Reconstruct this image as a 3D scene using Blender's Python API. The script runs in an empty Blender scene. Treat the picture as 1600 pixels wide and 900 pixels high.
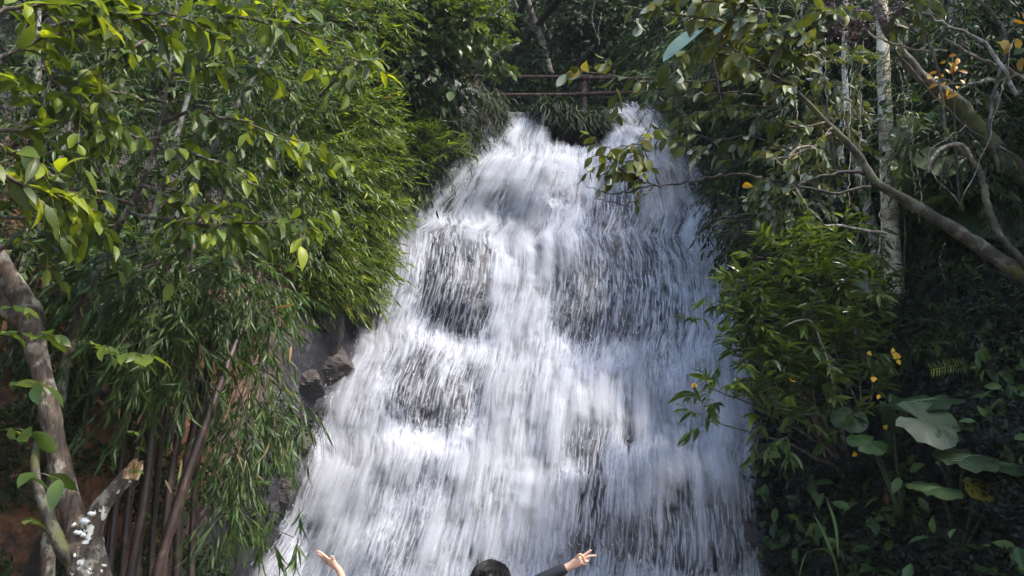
import bpy, math, random
import numpy as np
from mathutils import Matrix, Vector

S = bpy.context.scene
# ------------------------------------------------------------------ camera
F_PX = 1230.0
PITCH = math.radians(19.7)
CAM = np.array([0.0, 0.0, 1.5])
cam = bpy.data.cameras.new('camera'); cam.lens = 36.0*F_PX/1600.0; cam.sensor_width = 36.0
cam.clip_start = 0.05; cam.clip_end = 400
co = bpy.data.objects.new('camera', cam); S.collection.objects.link(co)
co.location = CAM; co.rotation_euler = (math.pi/2+PITCH, 0, 0); S.camera = co
# ------------------------------------------------------------------ light
SUN_DIR = np.array([0.50, -0.28, 0.81]); SUN_DIR = SUN_DIR/np.linalg.norm(SUN_DIR)
elev = math.asin(SUN_DIR[2]); az = math.atan2(SUN_DIR[0], SUN_DIR[1])
W = bpy.data.worlds.new('World'); S.world = W; W.use_nodes = True
nt = W.node_tree; bg = nt.nodes['Background']
sky = nt.nodes.new('ShaderNodeTexSky'); sky.sky_type = 'NISHITA'; sky.sun_disc = False
sky.sun_elevation = elev; sky.sun_rotation = az
sky.air_density = 1.2; sky.dust_density = 1.5; sky.ozone_density = 1.0
nt.links.new(sky.outputs[0], bg.inputs[0]); bg.inputs[1].default_value = 0.15
sl = bpy.data.lights.new('sun', 'SUN'); sl.energy = 2.7; sl.angle = math.radians(3.5); sl.color = (1.0, 0.94, 0.84)
so = bpy.data.objects.new('sun', sl); S.collection.objects.link(so)
so.rotation_euler = Vector((-SUN_DIR[0], -SUN_DIR[1], -SUN_DIR[2])).to_track_quat('-Z', 'Y').to_euler()
S.view_settings.view_transform = 'Standard'; S.view_settings.look = 'None'
S.view_settings.gamma = 1.0; S.view_settings.exposure = 1.55
cy = S.cycles
cy.max_bounces = 6; cy.diffuse_bounces = 3; cy.glossy_bounces = 2; cy.transmission_bounces = 3
cy.transparent_max_bounces = 14; cy.sample_clamp_indirect = 4.0; cy.caustics_reflective = False; cy.caustics_refractive = False

# ------------------------------------------------------------------ numeric helpers
R = np.random.default_rng(11)
UP = np.array([0, 0, 1.0])
cp, sp = math.cos(PITCH), math.sin(PITCH)

def ray(px, py):
    a = (np.asarray(px, float)-800)/F_PX; b = (450-np.asarray(py, float))/F_PX
    return np.stack([a, cp-b*sp, sp+b*cp], -1)

def P(px, py, Y):
    """the world point seen at a photo pixel, at horizontal distance Y metres in front of the camera"""
    r = ray(px, py)
    return CAM + r*(np.asarray(Y, float)/r[..., 1])[..., None]

def proj(p):
    d = np.asarray(p)-CAM
    f = d[..., 1]*cp+d[..., 2]*sp; u = -d[..., 1]*sp+d[..., 2]*cp
    f = np.maximum(f, .05)
    return 800+F_PX*d[..., 0]/f, 450-F_PX*u/f

def norm(v): return v/np.maximum(np.linalg.norm(v, axis=-1, keepdims=True), 1e-9)

def _hash(i, j, k, s):
    n = (i*374761393+j*668265263+k*1274126177+s*974634777) & 0xffffffff
    n = ((n ^ (n >> 13))*1274126177) & 0xffffffff
    return ((n ^ (n >> 16)) & 0xffff)/65535.0

def vnoise(p, s=0):
    p = np.asarray(p, float); i = np.floor(p).astype(np.int64); f = p-i; f = f*f*(3-2*f)
    r = 0
    for a in (0, 1):
        for b in (0, 1):
            for c in (0, 1):
                w = (f[..., 0] if a else 1-f[..., 0])*(f[..., 1] if b else 1-f[..., 1])*(f[..., 2] if c else 1-f[..., 2])
                r = r+w*_hash(i[..., 0]+a, i[..., 1]+b, i[..., 2]+c, s)
    return r*2-1

def fbm(p, oct=4, s=0):
    p = np.asarray(p, float); r = 0; a = .5
    for o in range(oct):
        r = r+a*vnoise(p*2**o+o*7.3, s+o); a *= .5
    return r

def sstep(a, b, x):
    t = np.clip((x-a)/(b-a), 0, 1); return t*t*(3-2*t)

# ------------------------------------------------------------------ object helpers
COL = S.collection
def tag(o, label=None, cat=None, group=None, kind=None):
    if label: o['label'] = label
    if cat: o['category'] = cat
    if group: o['group'] = group
    if kind: o['kind'] = kind
    return o

def mesh_np(name, V, faces, smooth=False, uv=None, attrs=None):
    """faces: list of int arrays (n,3) or (n,4)"""
    me = bpy.data.meshes.new(name)
    V = np.asarray(V, np.float32)
    faces = [np.asarray(f, np.int64) for f in faces if len(f)]
    me.vertices.add(len(V)); me.vertices.foreach_set('co', V.ravel())
    li = np.concatenate([f.ravel() for f in faces]).astype(np.int32)
    cnt = np.concatenate([np.full(len(f), f.shape[1]) for f in faces])
    st = np.concatenate([[0], np.cumsum(cnt)[:-1]]).astype(np.int32)
    me.loops.add(len(li)); me.loops.foreach_set('vertex_index', li)
    me.polygons.add(len(cnt)); me.polygons.foreach_set('loop_start', st)
    me.polygons.foreach_set('use_smooth', np.full(len(cnt), smooth, bool))
    me.update(calc_edges=True)
    if uv is not None:
        l = me.uv_layers.new(name='flow'); l.data.foreach_set('uv', np.asarray(uv, np.float32)[li].ravel())
    for k, a in (attrs or {}).items():
        at = me.attributes.new(k, 'FLOAT', 'POINT'); at.data.foreach_set('value', np.asarray(a, np.float32))
    return me

class Geo:
    def __init__(s): s.V = []; s.F3 = []; s.F4 = []; s.n = 0
    def add(s, V, F):
        V = np.asarray(V, float).reshape(-1, 3)
        for f in F:
            f = np.asarray(f, np.int64)
            if len(f) == 0: continue
            (s.F3 if f.shape[1] == 3 else s.F4).append(f+s.n)
        s.V.append(V); s.n += len(V); return s
    def mesh(s, name, off=(0, 0, 0), smooth=False):
        V = np.concatenate(s.V)-np.asarray(off)
        fs = []
        if s.F3: fs.append(np.concatenate(s.F3))
        if s.F4: fs.append(np.concatenate(s.F4))
        return mesh_np(name, V, fs, smooth)

def link(name, me, mat, parent=None, kind=None):
    o = bpy.data.objects.new(name, me); COL.objects.link(o)
    if mat is not None and len(me.materials) == 0: me.materials.append(mat)
    if parent is not None: o.parent = parent
    if kind: o['kind'] = kind
    return o

def empty(name, loc, label, cat, group=None):
    o = bpy.data.objects.new(name, None); COL.objects.link(o); o.location = tuple(float(v) for v in loc)
    o.empty_display_size = .1
    return tag(o, label, cat, group)

def spline(pts, n):
    pts = np.asarray(pts, float); m = len(pts)
    if m == 2:
        t = np.linspace(0, 1, n)[:, None]; return pts[0]*(1-t)+pts[1]*t
    q = np.vstack([2*pts[0]-pts[1], pts, 2*pts[-1]-pts[-2]])
    t = np.linspace(0, m-1-1e-6, n); i = t.astype(int); f = (t-i)[:, None]
    a, b, c, d = q[i], q[i+1], q[i+2], q[i+3]
    return .5*(2*b+(c-a)*f+(2*a-5*b+4*c-d)*f**2+(3*b-a-3*c+d)*f**3)

def tube(pts, rad, sides=8, bump=0.0, bs=6.0, cap=True):
    pts = np.asarray(pts, float); n = len(pts); rad = np.interp(np.linspace(0, 1, n), np.linspace(0, 1, len(rad)), rad) if np.ndim(rad) else np.full(n, rad)
    T = norm(np.gradient(pts, axis=0))
    a = np.array([1.0, 0, 0]) if abs(T[0, 0]) < .8 else np.array([0, 1.0, 0])
    A = np.zeros_like(pts)
    for i in range(n):
        a = a-T[i]*a.dot(T[i]); a /= np.linalg.norm(a)+1e-9; A[i] = a
    B = np.cross(T, A)
    th = np.linspace(0, 2*np.pi, sides, endpoint=False)
    ring = A[:, None]*np.cos(th)[None, :, None]+B[:, None]*np.sin(th)[None, :, None]
    rr = rad[:, None]*np.ones(sides)
    if bump: rr = rr*(1+bump*fbm((pts[:, None]+ring*rad[:, None, None])*bs, 3))
    V = (pts[:, None]+ring*rr[..., None]).reshape(-1, 3)
    i = np.arange(n-1)[:, None]*sides; j = np.arange(sides)[None]; k = (j+1) % sides
    Q = np.stack([i+j, i+k, i+sides+k, i+sides+j], -1).reshape(-1, 4)
    F = [Q]
    if cap:
        V = np.vstack([V, pts[0], pts[-1]]); c0, c1 = n*sides, n*sides+1
        jj = np.arange(sides); kk = (jj+1) % sides; l = (n-1)*sides
        F.append(np.stack([np.full(sides, c0), kk, jj], -1)); F.append(np.stack([np.full(sides, c1), l+jj, l+kk], -1))
    return V, F

# ------------------------------------------------------------------ materials
def newmat(name):
    m = bpy.data.materials.new(name); m.use_nodes = True
    t = m.node_tree; return m, t, t.nodes, t.links, t.nodes['Principled BSDF']

def ramp(N, L, fac, stops):
    r = N.new('ShaderNodeValToRGB'); e = r.color_ramp.elements
    e[0].position = stops[0][0]; e[0].color = (*stops[0][1], 1); e[1].position = stops[-1][0]; e[1].color = (*stops[-1][1], 1)
    for p, c in stops[1:-1]:
        x = e.new(p); x.color = (*c, 1)
    L.new(fac, r.inputs[0]); return r

def noise(N, L, scale, detail=4, rough=.6, vec=None, mapscale=None):
    n = N.new('ShaderNodeTexNoise'); n.inputs['Scale'].default_value = scale
    n.inputs['Detail'].default_value = detail; n.inputs['Roughness'].default_value = rough
    if vec is None:
        tc = N.new('ShaderNodeTexCoord'); g = N.new('ShaderNodeNewGeometry'); vec = g.outputs['Position']
    if mapscale:
        mp = N.new('ShaderNodeMapping'); mp.inputs['Scale'].default_value = mapscale; L.new(vec, mp.inputs[0]); vec = mp.outputs[0]
    L.new(vec, n.inputs['Vector']); return n

def math_(N, L, op, a, b=None, c=None, clamp=False):
    m = N.new('ShaderNodeMath'); m.operation = op; m.use_clamp = clamp
    for i, x in enumerate((a, b, c)):
        if x is None: continue
        if isinstance(x, (int, float)): m.inputs[i].default_value = x
        else: L.new(x, m.inputs[i])
    return m.outputs[0]

def mixc(N, L, fac, a, b, typ='MIX'):
    m = N.new('ShaderNodeMix'); m.data_type = 'RGBA'; m.blend_type = typ
    ins = [m.inputs[0], m.inputs[6], m.inputs[7]]
    for i, x in zip(ins, (fac, a, b)):
        if isinstance(x, (int, float)): i.default_value = x
        elif isinstance(x, tuple): i.default_value = (*x, 1)
        else: L.new(x, i)
    return m.outputs[2]

def leafmat(name, stops, trans=.38, tint=(1.25, 1.35, .55), rough=.42, under=None, spec=.5):
    """stops: leaf-to-leaf colour variation; each leaf picks its own"""
    m, t, N, L, b = newmat(name)
    g = N.new('ShaderNodeNewGeometry'); oi = N.new('ShaderNodeObjectInfo')
    f = math_(N, L, 'FRACT', math_(N, L, 'ADD', g.outputs['Random Per Island'], oi.outputs['Random']))
    r = ramp(N, L, f, stops); col = r.outputs[0]
    n = noise(N, L, 9, 3, .6)
    col = mixc(N, L, .35, col, ramp(N, L, n.outputs[0], [(.3, (.55, .6, .5)), (.7, (1.25, 1.2, 1.0))]).outputs[0], 'MULTIPLY')
    nb = noise(N, L, 1.7, 3, .6)
    col = mixc(N, L, .8, col, ramp(N, L, nb.outputs[0], [(.34, (.5, .62, .6)), (.5, (.95, 1, .9)), (.66, (1.5, 1.35, 1.0))]).outputs[0], 'MULTIPLY')
    sp_ = noise(N, L, 55, 2, .5)
    col = mixc(N, L, math_(N, L, 'MULTIPLY', ramp(N, L, sp_.outputs[0], [(.66, (0, 0, 0)), (.72, (1, 1, 1))]).outputs[0], .6), col, (.12, .075, .03))
    front = col
    if under: front = mixc(N, L, g.outputs['Backfacing'], col, under)
    L.new(front, b.inputs['Base Color']); b.inputs['Roughness'].default_value = rough
    b.inputs['Specular IOR Level'].default_value = spec
    tr = N.new('ShaderNodeBsdfTranslucent'); L.new(mixc(N, L, 1.0, col, tint, 'MULTIPLY'), tr.inputs[0])
    mx = N.new('ShaderNodeMixShader'); mx.inputs[0].default_value = trans
    L.new(b.outputs[0], mx.inputs[1]); L.new(tr.outputs[0], mx.inputs[2]); L.new(mx.outputs[0], N['Material Output'].inputs[0])
    return m

def barkmat(name, base, light, dark, scale=6, lich=.5, rough=.85, moss=None, stretch=(1, 1, .25), bumpd=.02, fleck=0):
    m, t, N, L, b = newmat(name)
    n1 = noise(N, L, scale, 6, .65); n2 = noise(N, L, scale*5, 4, .6, mapscale=stretch); n3 = noise(N, L, scale*.5, 2, .5)
    c = mixc(N, L, ramp(N, L, n2.outputs[0], [(.38, (0, 0, 0)), (.62, (1, 1, 1))]).outputs[0], dark, base)
    a = .62-lich*.3
    c = mixc(N, L, ramp(N, L, n1.outputs[0], [(a, (0, 0, 0)), (a+.07, (1, 1, 1))]).outputs[0], c, light)
    if fleck:
        n4 = noise(N, L, 3.1, 4, .7); c = mixc(N, L, ramp(N, L, n4.outputs[0], [(.54, (0, 0, 0)), (.62, (.5, .5, .5))]).outputs[0], c, (.09, .045, .025))
        n5 = noise(N, L, 22, 5, .7, mapscale=(1, 1, .2)); c = mixc(N, L, ramp(N, L, n5.outputs[0], [(.36, (.85, .85, .85)), (.44, (0, 0, 0))]).outputs[0], c, (.02, .014, .01))
        if fleck > 1:
            n6 = noise(N, L, 11, 3, .55); c = mixc(N, L, ramp(N, L, n6.outputs[0], [(.6, (0, 0, 0)), (.63, (1, 1, 1))]).outputs[0], c, (.62, .62, .56))
    if moss: c = mixc(N, L, ramp(N, L, n3.outputs[0], [(.5, (0, 0, 0)), (.62, (1, 1, 1))]).outputs[0], c, moss)
    L.new(c, b.inputs['Base Color']); b.inputs['Roughness'].default_value = rough
    bp = N.new('ShaderNodeBump'); bp.inputs['Strength'].default_value = .7; bp.inputs['Distance'].default_value = bumpd
    L.new(n2.outputs[0], bp.inputs['Height']); L.new(bp.outputs[0], b.inputs['Normal'])
    return m

def plain(name, col, rough=.7, n=None, amt=.3, spec=.4):
    m, t, N, L, b = newmat(name)
    q = noise(N, L, n or 20, 4, .6)
    c = mixc(N, L, amt, col, ramp(N, L, q.outputs[0], [(.3, tuple(x*.4 for x in col)), (.7, tuple(min(1, x*1.5) for x in col))]).outputs[0])
    L.new(c, b.inputs['Base Color']); b.inputs['Roughness'].default_value = rough; b.inputs['Specular IOR Level'].default_value = spec
    return m

M = {}
M['yellow_leaf'] = leafmat('broad_leaf_yellow_green', [(0, (.04, .065, .02)), (.35, (.07, .1, .025)), (.7, (.13, .18, .03)), (1, (.26, .31, .03))], .48, (1.6, 1.5, .45), .45, spec=.35)
M['grey_leaf'] = leafmat('broad_leaf_dull_green', [(0, (.022, .042, .014)), (.5, (.05, .085, .024)), (1, (.11, .15, .04))], .3, (1.3, 1.5, .5), .5, spec=.35)
M['olive_leaf'] = leafmat('overhanging_leaf_olive', [(0, (.045, .06, .015)), (.5, (.08, .095, .02)), (.85, (.12, .13, .03)), (1, (.16, .13, .04))], .36, (1.4, 1.4, .5), .5, spec=.3, under=(.2, .23, .17))
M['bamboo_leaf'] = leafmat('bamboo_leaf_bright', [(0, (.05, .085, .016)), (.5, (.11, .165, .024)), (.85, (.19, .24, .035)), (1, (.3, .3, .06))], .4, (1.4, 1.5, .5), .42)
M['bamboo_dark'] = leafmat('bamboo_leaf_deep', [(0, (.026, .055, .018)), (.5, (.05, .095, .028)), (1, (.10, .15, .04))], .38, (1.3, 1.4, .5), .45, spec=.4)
M['shrub_leaf'] = leafmat('shrub_leaf_fresh', [(0, (.032, .06, .016)), (.5, (.07, .11, .022)), (1, (.13, .175, .035))], .4, (1.4, 1.4, .5), .36)
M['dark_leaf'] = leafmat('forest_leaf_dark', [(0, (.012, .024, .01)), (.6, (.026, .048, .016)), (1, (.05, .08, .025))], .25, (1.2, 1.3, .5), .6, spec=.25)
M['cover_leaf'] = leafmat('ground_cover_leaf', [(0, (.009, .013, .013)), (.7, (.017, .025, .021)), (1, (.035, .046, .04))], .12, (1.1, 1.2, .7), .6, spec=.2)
M['grass_leaf'] = leafmat('hanging_grass_blade', [(0, (.012, .022, .01)), (.7, (.028, .045, .018)), (1, (.055, .075, .025))], .25, (1.2, 1.3, .5), .5)
M['ear_leaf'] = leafmat('elephant_ear_leaf', [(0, (.025, .05, .02)), (.6, (.035, .065, .026)), (1, (.045, .07, .03))], .3, (1.2, 1.4, .6), .42)
M['ear_pale'] = leafmat('elephant_ear_pale', [(0, (.055, .08, .042)), (1, (.06, .085, .045))], .2, (1.2, 1.3, .6), .5)
M['ear_yellow'] = leafmat('elephant_ear_yellowing', [(0, (.34, .3, .05)), (1, (.26, .25, .06))], .3, (1.2, 1.1, .5), .5)
M['orange_leaf'] = leafmat('turning_leaf_orange', [(0, (.5, .25, .02)), (.6, (.6, .36, .03)), (1, (.45, .18, .02))], .45, (1.3, 1.1, .5), .45)
M['pale_blue_leaf'] = leafmat('broad_blade_blue_green', [(0, (.05, .10, .08)), (1, (.07, .12, .095))], .25, (1.1, 1.3, .8), .3)
M['dry_leaf'] = leafmat('dry_bamboo_leaf', [(0, (.3, .22, .1)), (1, (.22, .14, .07))], .3, (1.1, 1, .6), .7)
M['litter'] = leafmat('fallen_leaf', [(0, (.09, .055, .03)), (1, (.05, .03, .02))], .1, (1, 1, 1), .8)
M['purple'] = leafmat('seed_head_purple', [(0, (.05, .03, .045)), (1, (.12, .06, .08))], .15, (1, 1, 1), .7)
M['petal'] = leafmat('flower_petal', [(0, (.75, .36, .01)), (1, (.8, .5, .02))], .35, (1.2, 1.1, .5), .5)
M['twig'] = barkmat('twig_bark', (.10, .075, .05), (.2, .18, .14), (.05, .035, .025), 14, .3)
M['dark_twig'] = barkmat('dark_twig_bark', (.035, .028, .022), (.08, .07, .06), (.02, .015, .012), 14, .2)
M['pale_twig'] = barkmat('pale_twig_bark', (.22, .18, .13), (.36, .33, .27), (.1, .08, .06), 14, .4)
M['lichen_bark'] = barkmat('lichened_bark', (.11, .08, .055), (.27, .25, .2), (.03, .022, .016), 5, .38, fleck=1, bumpd=.04)
M['spotted_bark'] = barkmat('white_spotted_bark', (.085, .065, .045), (.24, .22, .17), (.03, .022, .016), 6, .35, fleck=2, bumpd=.04)
M['mossy_bark'] = barkmat('mossy_bark', (.05, .042, .03), (.12, .11, .09), (.02, .017, .012), 6, .4, moss=(.07, .075, .02))
M['pale_bark'] = barkmat('pale_smooth_bark', (.52, .45, .33), (.62, .56, .44), (.15, .12, .08), 5, .4, stretch=(.3, .3, 1.6), bumpd=.008)
M['white_bark'] = barkmat('white_blotched_bark', (.34, .31, .27), (.55, .53, .48), (.08, .07, .055), 6, .5)
M['grey_bark'] = barkmat('grey_mottled_bark', (.16, .145, .12), (.27, .26, .23), (.06, .05, .04), 7, .45)
M['culm'] = barkmat('bamboo_culm_brown', (.045, .024, .016), (.08, .05, .035), (.022, .013, .01), 5, .2, rough=.5, bumpd=.004)
M['culm_pale'] = barkmat('bamboo_culm_pale', (.36, .27, .16), (.5, .47, .4), (.12, .08, .04), 7, .5, rough=.5, bumpd=.004)
M['cut_wood'] = barkmat('split_wood', (.34, .2, .08), (.5, .4, .27), (.1, .05, .02), 8, .4, stretch=(1, 1, .15))
M['rail'] = barkmat('rail_wood_red_brown', (.085, .04, .03), (.14, .085, .065), (.035, .018, .013), 9, .35)
M['fungus'] = plain('white_lichen_patch', (.72, .72, .68), .8, 30, .2)
M['soil_root'] = plain('dead_stick_bark', (.16, .085, .06), .8)
M['skin'] = plain('skin', (.62, .36, .25), .5, 30, .08)
M['hair'] = plain('black_hair', (.008, .007, .008), .6, 60, .5, .2)
M['sleeve'] = plain('black_knit', (.012, .013, .02), .8, 80, .3)
M['trouser'] = plain('dark_trousers', (.03, .035, .05), .8)
M['shirt'] = plain('pale_shirt', (.5, .45, .42), .8)
M['lip'] = plain('lips', (.4, .12, .1), .5)
M['eye'] = plain('eye_white', (.75, .74, .7), .2, 30, .03)
M['iris'] = plain('dark_iris', (.03, .015, .01), .15)
M['shoe'] = plain('dark_shoe', (.03, .03, .03), .6)
M['tie'] = plain('hair_band', (.35, .3, .3), .4)

# ------------------------------------------------------------------ terrain function  y = G(x, z)
PROF_Z = np.array([-3, -.4, 1.4, 2.85, 3.15, 4.55, 4.9, 7.05, 7.4, 9.15, 9.4, 10.7, 30])
PROF_Y = np.array([9.0, 9.3, 9.65, 9.95, 10.5, 10.9, 11.55, 12.15, 12.95, 13.45, 14.0, 14.5, 14.5])
EDGE_PY = np.array([120, 180, 215, 240, 300, 345, 355, 400, 450, 500, 600, 700, 800, 900, 1000, 1100])
EDGE_L = np.array([790, 783, 765, 742, 694, 648, 620, 612, 602, 578, 528, 496, 460, 408, 350, 320])
EDGE_R = np.array([990, 1003, 1045, 1072, 1102, 1122, 1125, 1145, 1152, 1154, 1160, 1166, 1172, 1186, 1200, 1210])
_z = np.linspace(-1.2, 11, 400); _y = np.interp(_z, PROF_Z, PROF_Y)
_px, _py = proj(np.stack([_z*0, _y, _z], -1))
_dep = _y*cp+(_z-1.5)*sp
_xl = (np.interp(_py, EDGE_PY, EDGE_L)-800)/F_PX*_dep
_xr = (np.interp(_py, EDGE_PY, EDGE_R)-800)/F_PX*_dep
ZTOP = 10.7
def edge_l(z): return np.interp(z, _z, _xl)
def edge_r(z): return np.interp(z, _z, _xr)
def py_to_z(py): return np.interp(-np.asarray(py, float), -_py, _z)

# rock bulges / hollows: photo px, py, radius px x, y, how far the rock stands out (m)
BULGE = [(722, 435, 60, 80, .42), (955, 420, 90, 120, .30), (655, 600, 55, 70, .38), (735, 610, 50, 60, .2), (620, 745, 70, 55, .3),
         (912, 695, 60, 65, .42), (985, 690, 40, 60, .25), (1065, 800, 110, 95, .6), (930, 800, 60, 70, .25), (1030, 540, 90, 90, .2),
         (800, 300, 90, 50, .45), (1000, 260, 60, 60, .3), (700, 330, 40, 25, .2), (560, 830, 60, 60, .25), (640, 850, 60, 70, .2), (850, 560, 60, 40, -.15), (830, 380, 60, 60, -.2)]
def px_to_xz(px, py):
    z = py_to_z(py); y = np.interp(z, PROF_Z, PROF_Y); d = y*cp+(z-1.5)*sp
    return (px-800)/F_PX*d, z, d
_BX = []
for (a, b, c, d, e) in BULGE:
    x, z, dd = px_to_xz(a, b); _BX.append((float(x), float(z), c/F_PX*float(dd), d/F_PX*float(dd)*1.1, e))

def Gfun(x, z, rough=1.0):
    x = np.asarray(x, float); z = np.asarray(z, float)
    zc = np.minimum(z, ZTOP)
    w = .85*vnoise(np.stack([x*.5+3, zc*.12, x*0], -1), 3)+.3*vnoise(np.stack([x*1.3, zc*.3, x*0], -1), 4)
    y = np.interp(zc+w*sstep(10.7, 9.6, zc), PROF_Z, PROF_Y)
    # vary the ledges: blend toward a plain slope in places
    ys = 9.35+(zc+.4)*.47
    m = .5+.5*vnoise(np.stack([x*.35+9, zc*.5, x*0], -1), 8)
    m = .5+.45*m; y = y*(1-m)+ys*m
    for (bx, bz, rx, rz, e) in _BX:
        q = ((x-bx)/rx)**2+((zc-bz)/rz)**2
        y = y-e*np.exp(-q*q*.9)
    L_, R_ = edge_l(zc), edge_r(zc)
    dl = np.maximum(L_-x, 0); dr = np.maximum(x-R_, 0)
    k = 2.2-1.25*sstep(1, 10, zc)
    kr = 2.2-1.0*sstep(1, 10, zc)
    y = y-k*dl-kr*dr
    y = y-.35*sstep(0, .5, dl)-.35*sstep(0, .6, dr)         # banks stand proud of the water course
    q = np.stack([x, y*.6, z], -1)
    fr = .30*fbm(q*.9, 4, 20)+rough*(.16*np.abs(fbm(q*2.3, 3, 30))+.04*fbm(q*9, 2, 40))
    y = y-fr
    up = np.maximum(z-ZTOP, 0)
    y = y+2.6*sstep(0, .22, up)+up*(.62+.1*vnoise(q*.3, 50))+.9*fbm(q*.35, 3, 60)*sstep(.3, 3, up)
    return np.clip(y, -9, 60)

def hit(px, py):
    """where the camera ray through a photo pixel meets the terrain"""
    px = np.atleast_1d(np.asarray(px, float)); py = np.atleast_1d(np.asarray(py, float))
    r = ray(px, py); Y = np.full(len(px), 60.0); done = np.zeros(len(px), bool)
    act = np.arange(len(px))
    for y in np.arange(3.0, 34, .3):
        q = r[act]; p = CAM+q*(y/q[:, 1])[:, None]
        h = Gfun(p[:, 0], p[:, 2], .5) < y
        Y[act[h]] = y; act = act[~h]
        if len(act) == 0: break
    lo = Y-.3; hi = Y.copy()
    for k in range(4):
        m_ = (lo+hi)/2; p = CAM+r*(m_/r[:, 1])[:, None]; h = Gfun(p[:, 0], p[:, 2], .5) < m_
        hi = np.where(h, m_, hi); lo = np.where(h, lo, m_)
    return hi
HGX, HGY = np.linspace(-50, 1650, 240), np.linspace(-40, 940, 150)
_a, _b = np.meshgrid(HGX, HGY); HMAP = hit(_a.ravel(), _b.ravel()).reshape(_a.shape)
def hit_map(px, py):
    u = np.clip((px-HGX[0])/(HGX[1]-HGX[0]), 0, 238.999); v = np.clip((py-HGY[0])/(HGY[1]-HGY[0]), 0, 148.999); i = u.astype(int); j = v.astype(int); u = u-i; v = v-j
    return HMAP[j, i]*(1-u)*(1-v)+HMAP[j, i+1]*u*(1-v)+HMAP[j+1, i]*(1-u)*v+HMAP[j+1, i+1]*u*v

# terrain sheet
xs = np.unique(np.concatenate([np.linspace(-14, -6, 36), np.linspace(-6, 6, 300), np.linspace(6, 14, 36)]))
zs = np.concatenate([np.linspace(-1.0, 10.4, 270), np.linspace(10.45, 11.1, 26), np.linspace(11.2, 30, 60)])
X, Z = np.meshgrid(xs, zs); Yv = Gfun(X, Z)
V = np.stack([X, Yv, Z], -1).reshape(-1, 3)
nx, nz = len(xs), len(zs)
i = np.arange(nz-1)[:, None]*nx; j = np.arange(nx-1)[None]
Q = np.stack([i+j, i+j+1, i+nx+j+1, i+nx+j], -1).reshape(-1, 4)
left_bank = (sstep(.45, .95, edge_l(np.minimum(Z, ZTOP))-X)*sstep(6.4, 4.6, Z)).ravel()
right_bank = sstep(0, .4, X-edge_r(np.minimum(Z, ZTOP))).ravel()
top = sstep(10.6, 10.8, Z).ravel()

m, t, N, L, b = newmat('gorge_rock_and_soil')
at = lambda k: (lambda n: (setattr(n, 'attribute_name', k), n.outputs['Fac'])[1])(N.new('ShaderNodeAttribute'))
n1 = noise(N, L, 2.2, 7, .65); n2 = noise(N, L, 12, 6, .65); n3 = noise(N, L, .9, 4, .6)
rock = ramp(N, L, n2.outputs[0], [(.3, (.016, .016, .022)), (.5, (.038, .037, .045)), (.72, (.075, .07, .078))]).outputs[0]
brown = ramp(N, L, n2.outputs[0], [(.3, (.05, .03, .02)), (.7, (.13, .085, .06))]).outputs[0]
rock = mixc(N, L, math_(N, L, 'MULTIPLY', ramp(N, L, n3.outputs[0], [(.52, (0, 0, 0)), (.66, (.6, .6, .6))]).outputs[0], math_(N, L, 'ADD', .25, at('left_bank'))), rock, brown)
soil = ramp(N, L, n2.outputs[0], [(.28, (.06, .028, .014)), (.5, (.19, .09, .042)), (.75, (.32, .17, .09))]).outputs[0]
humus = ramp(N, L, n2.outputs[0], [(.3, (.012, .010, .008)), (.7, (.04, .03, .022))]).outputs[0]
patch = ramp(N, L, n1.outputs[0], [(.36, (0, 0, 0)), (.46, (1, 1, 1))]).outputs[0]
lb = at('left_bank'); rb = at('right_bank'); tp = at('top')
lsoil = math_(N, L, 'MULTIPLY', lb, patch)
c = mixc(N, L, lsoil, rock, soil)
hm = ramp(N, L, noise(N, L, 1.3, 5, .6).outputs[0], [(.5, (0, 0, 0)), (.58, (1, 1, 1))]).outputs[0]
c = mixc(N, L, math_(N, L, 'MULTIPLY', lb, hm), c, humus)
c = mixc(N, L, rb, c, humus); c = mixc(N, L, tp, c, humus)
L.new(c, b.inputs['Base Color'])
L.new(math_(N, L, 'ADD', .28, math_(N, L, 'MULTIPLY', math_(N, L, 'MAXIMUM', lsoil, math_(N, L, 'MAXIMUM', rb, tp)), .6)), b.inputs['Roughness'])
bp = N.new('ShaderNodeBump'); bp.inputs['Strength'].default_value = .8; bp.inputs['Distance'].default_value = .06
L.new(noise(N, L, 7, 8, .7).outputs[0], bp.inputs['Height']); L.new(bp.outputs[0], b.inputs['Normal'])
M['terrain'] = m
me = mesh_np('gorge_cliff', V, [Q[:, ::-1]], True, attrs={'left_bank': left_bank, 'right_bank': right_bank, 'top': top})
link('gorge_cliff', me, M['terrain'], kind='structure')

# stream bed and pool below the frame
gx, gy = np.meshgrid(np.linspace(-40, 40, 90), np.linspace(-40, 12, 90))
gz = -.05+.12*fbm(np.stack([gx, gy, gx*0], -1)*.8, 3)-.65*sstep(6.0, 7.2, gy)*sstep(4.5, 3.2, np.abs(gx))
nn = 90; i = np.arange(nn-1)[:, None]*nn; j = np.arange(nn-1)[None]
me = mesh_np('stony_ground', np.stack([gx, gy, gz], -1).reshape(-1, 3), [np.stack([i+j, i+j+1, i+nn+j+1, i+nn+j], -1).reshape(-1, 4)], True)
link('stony_ground', me, plain('damp_ground', (.09, .07, .05), .8, 6, .7), kind='structure')

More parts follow.
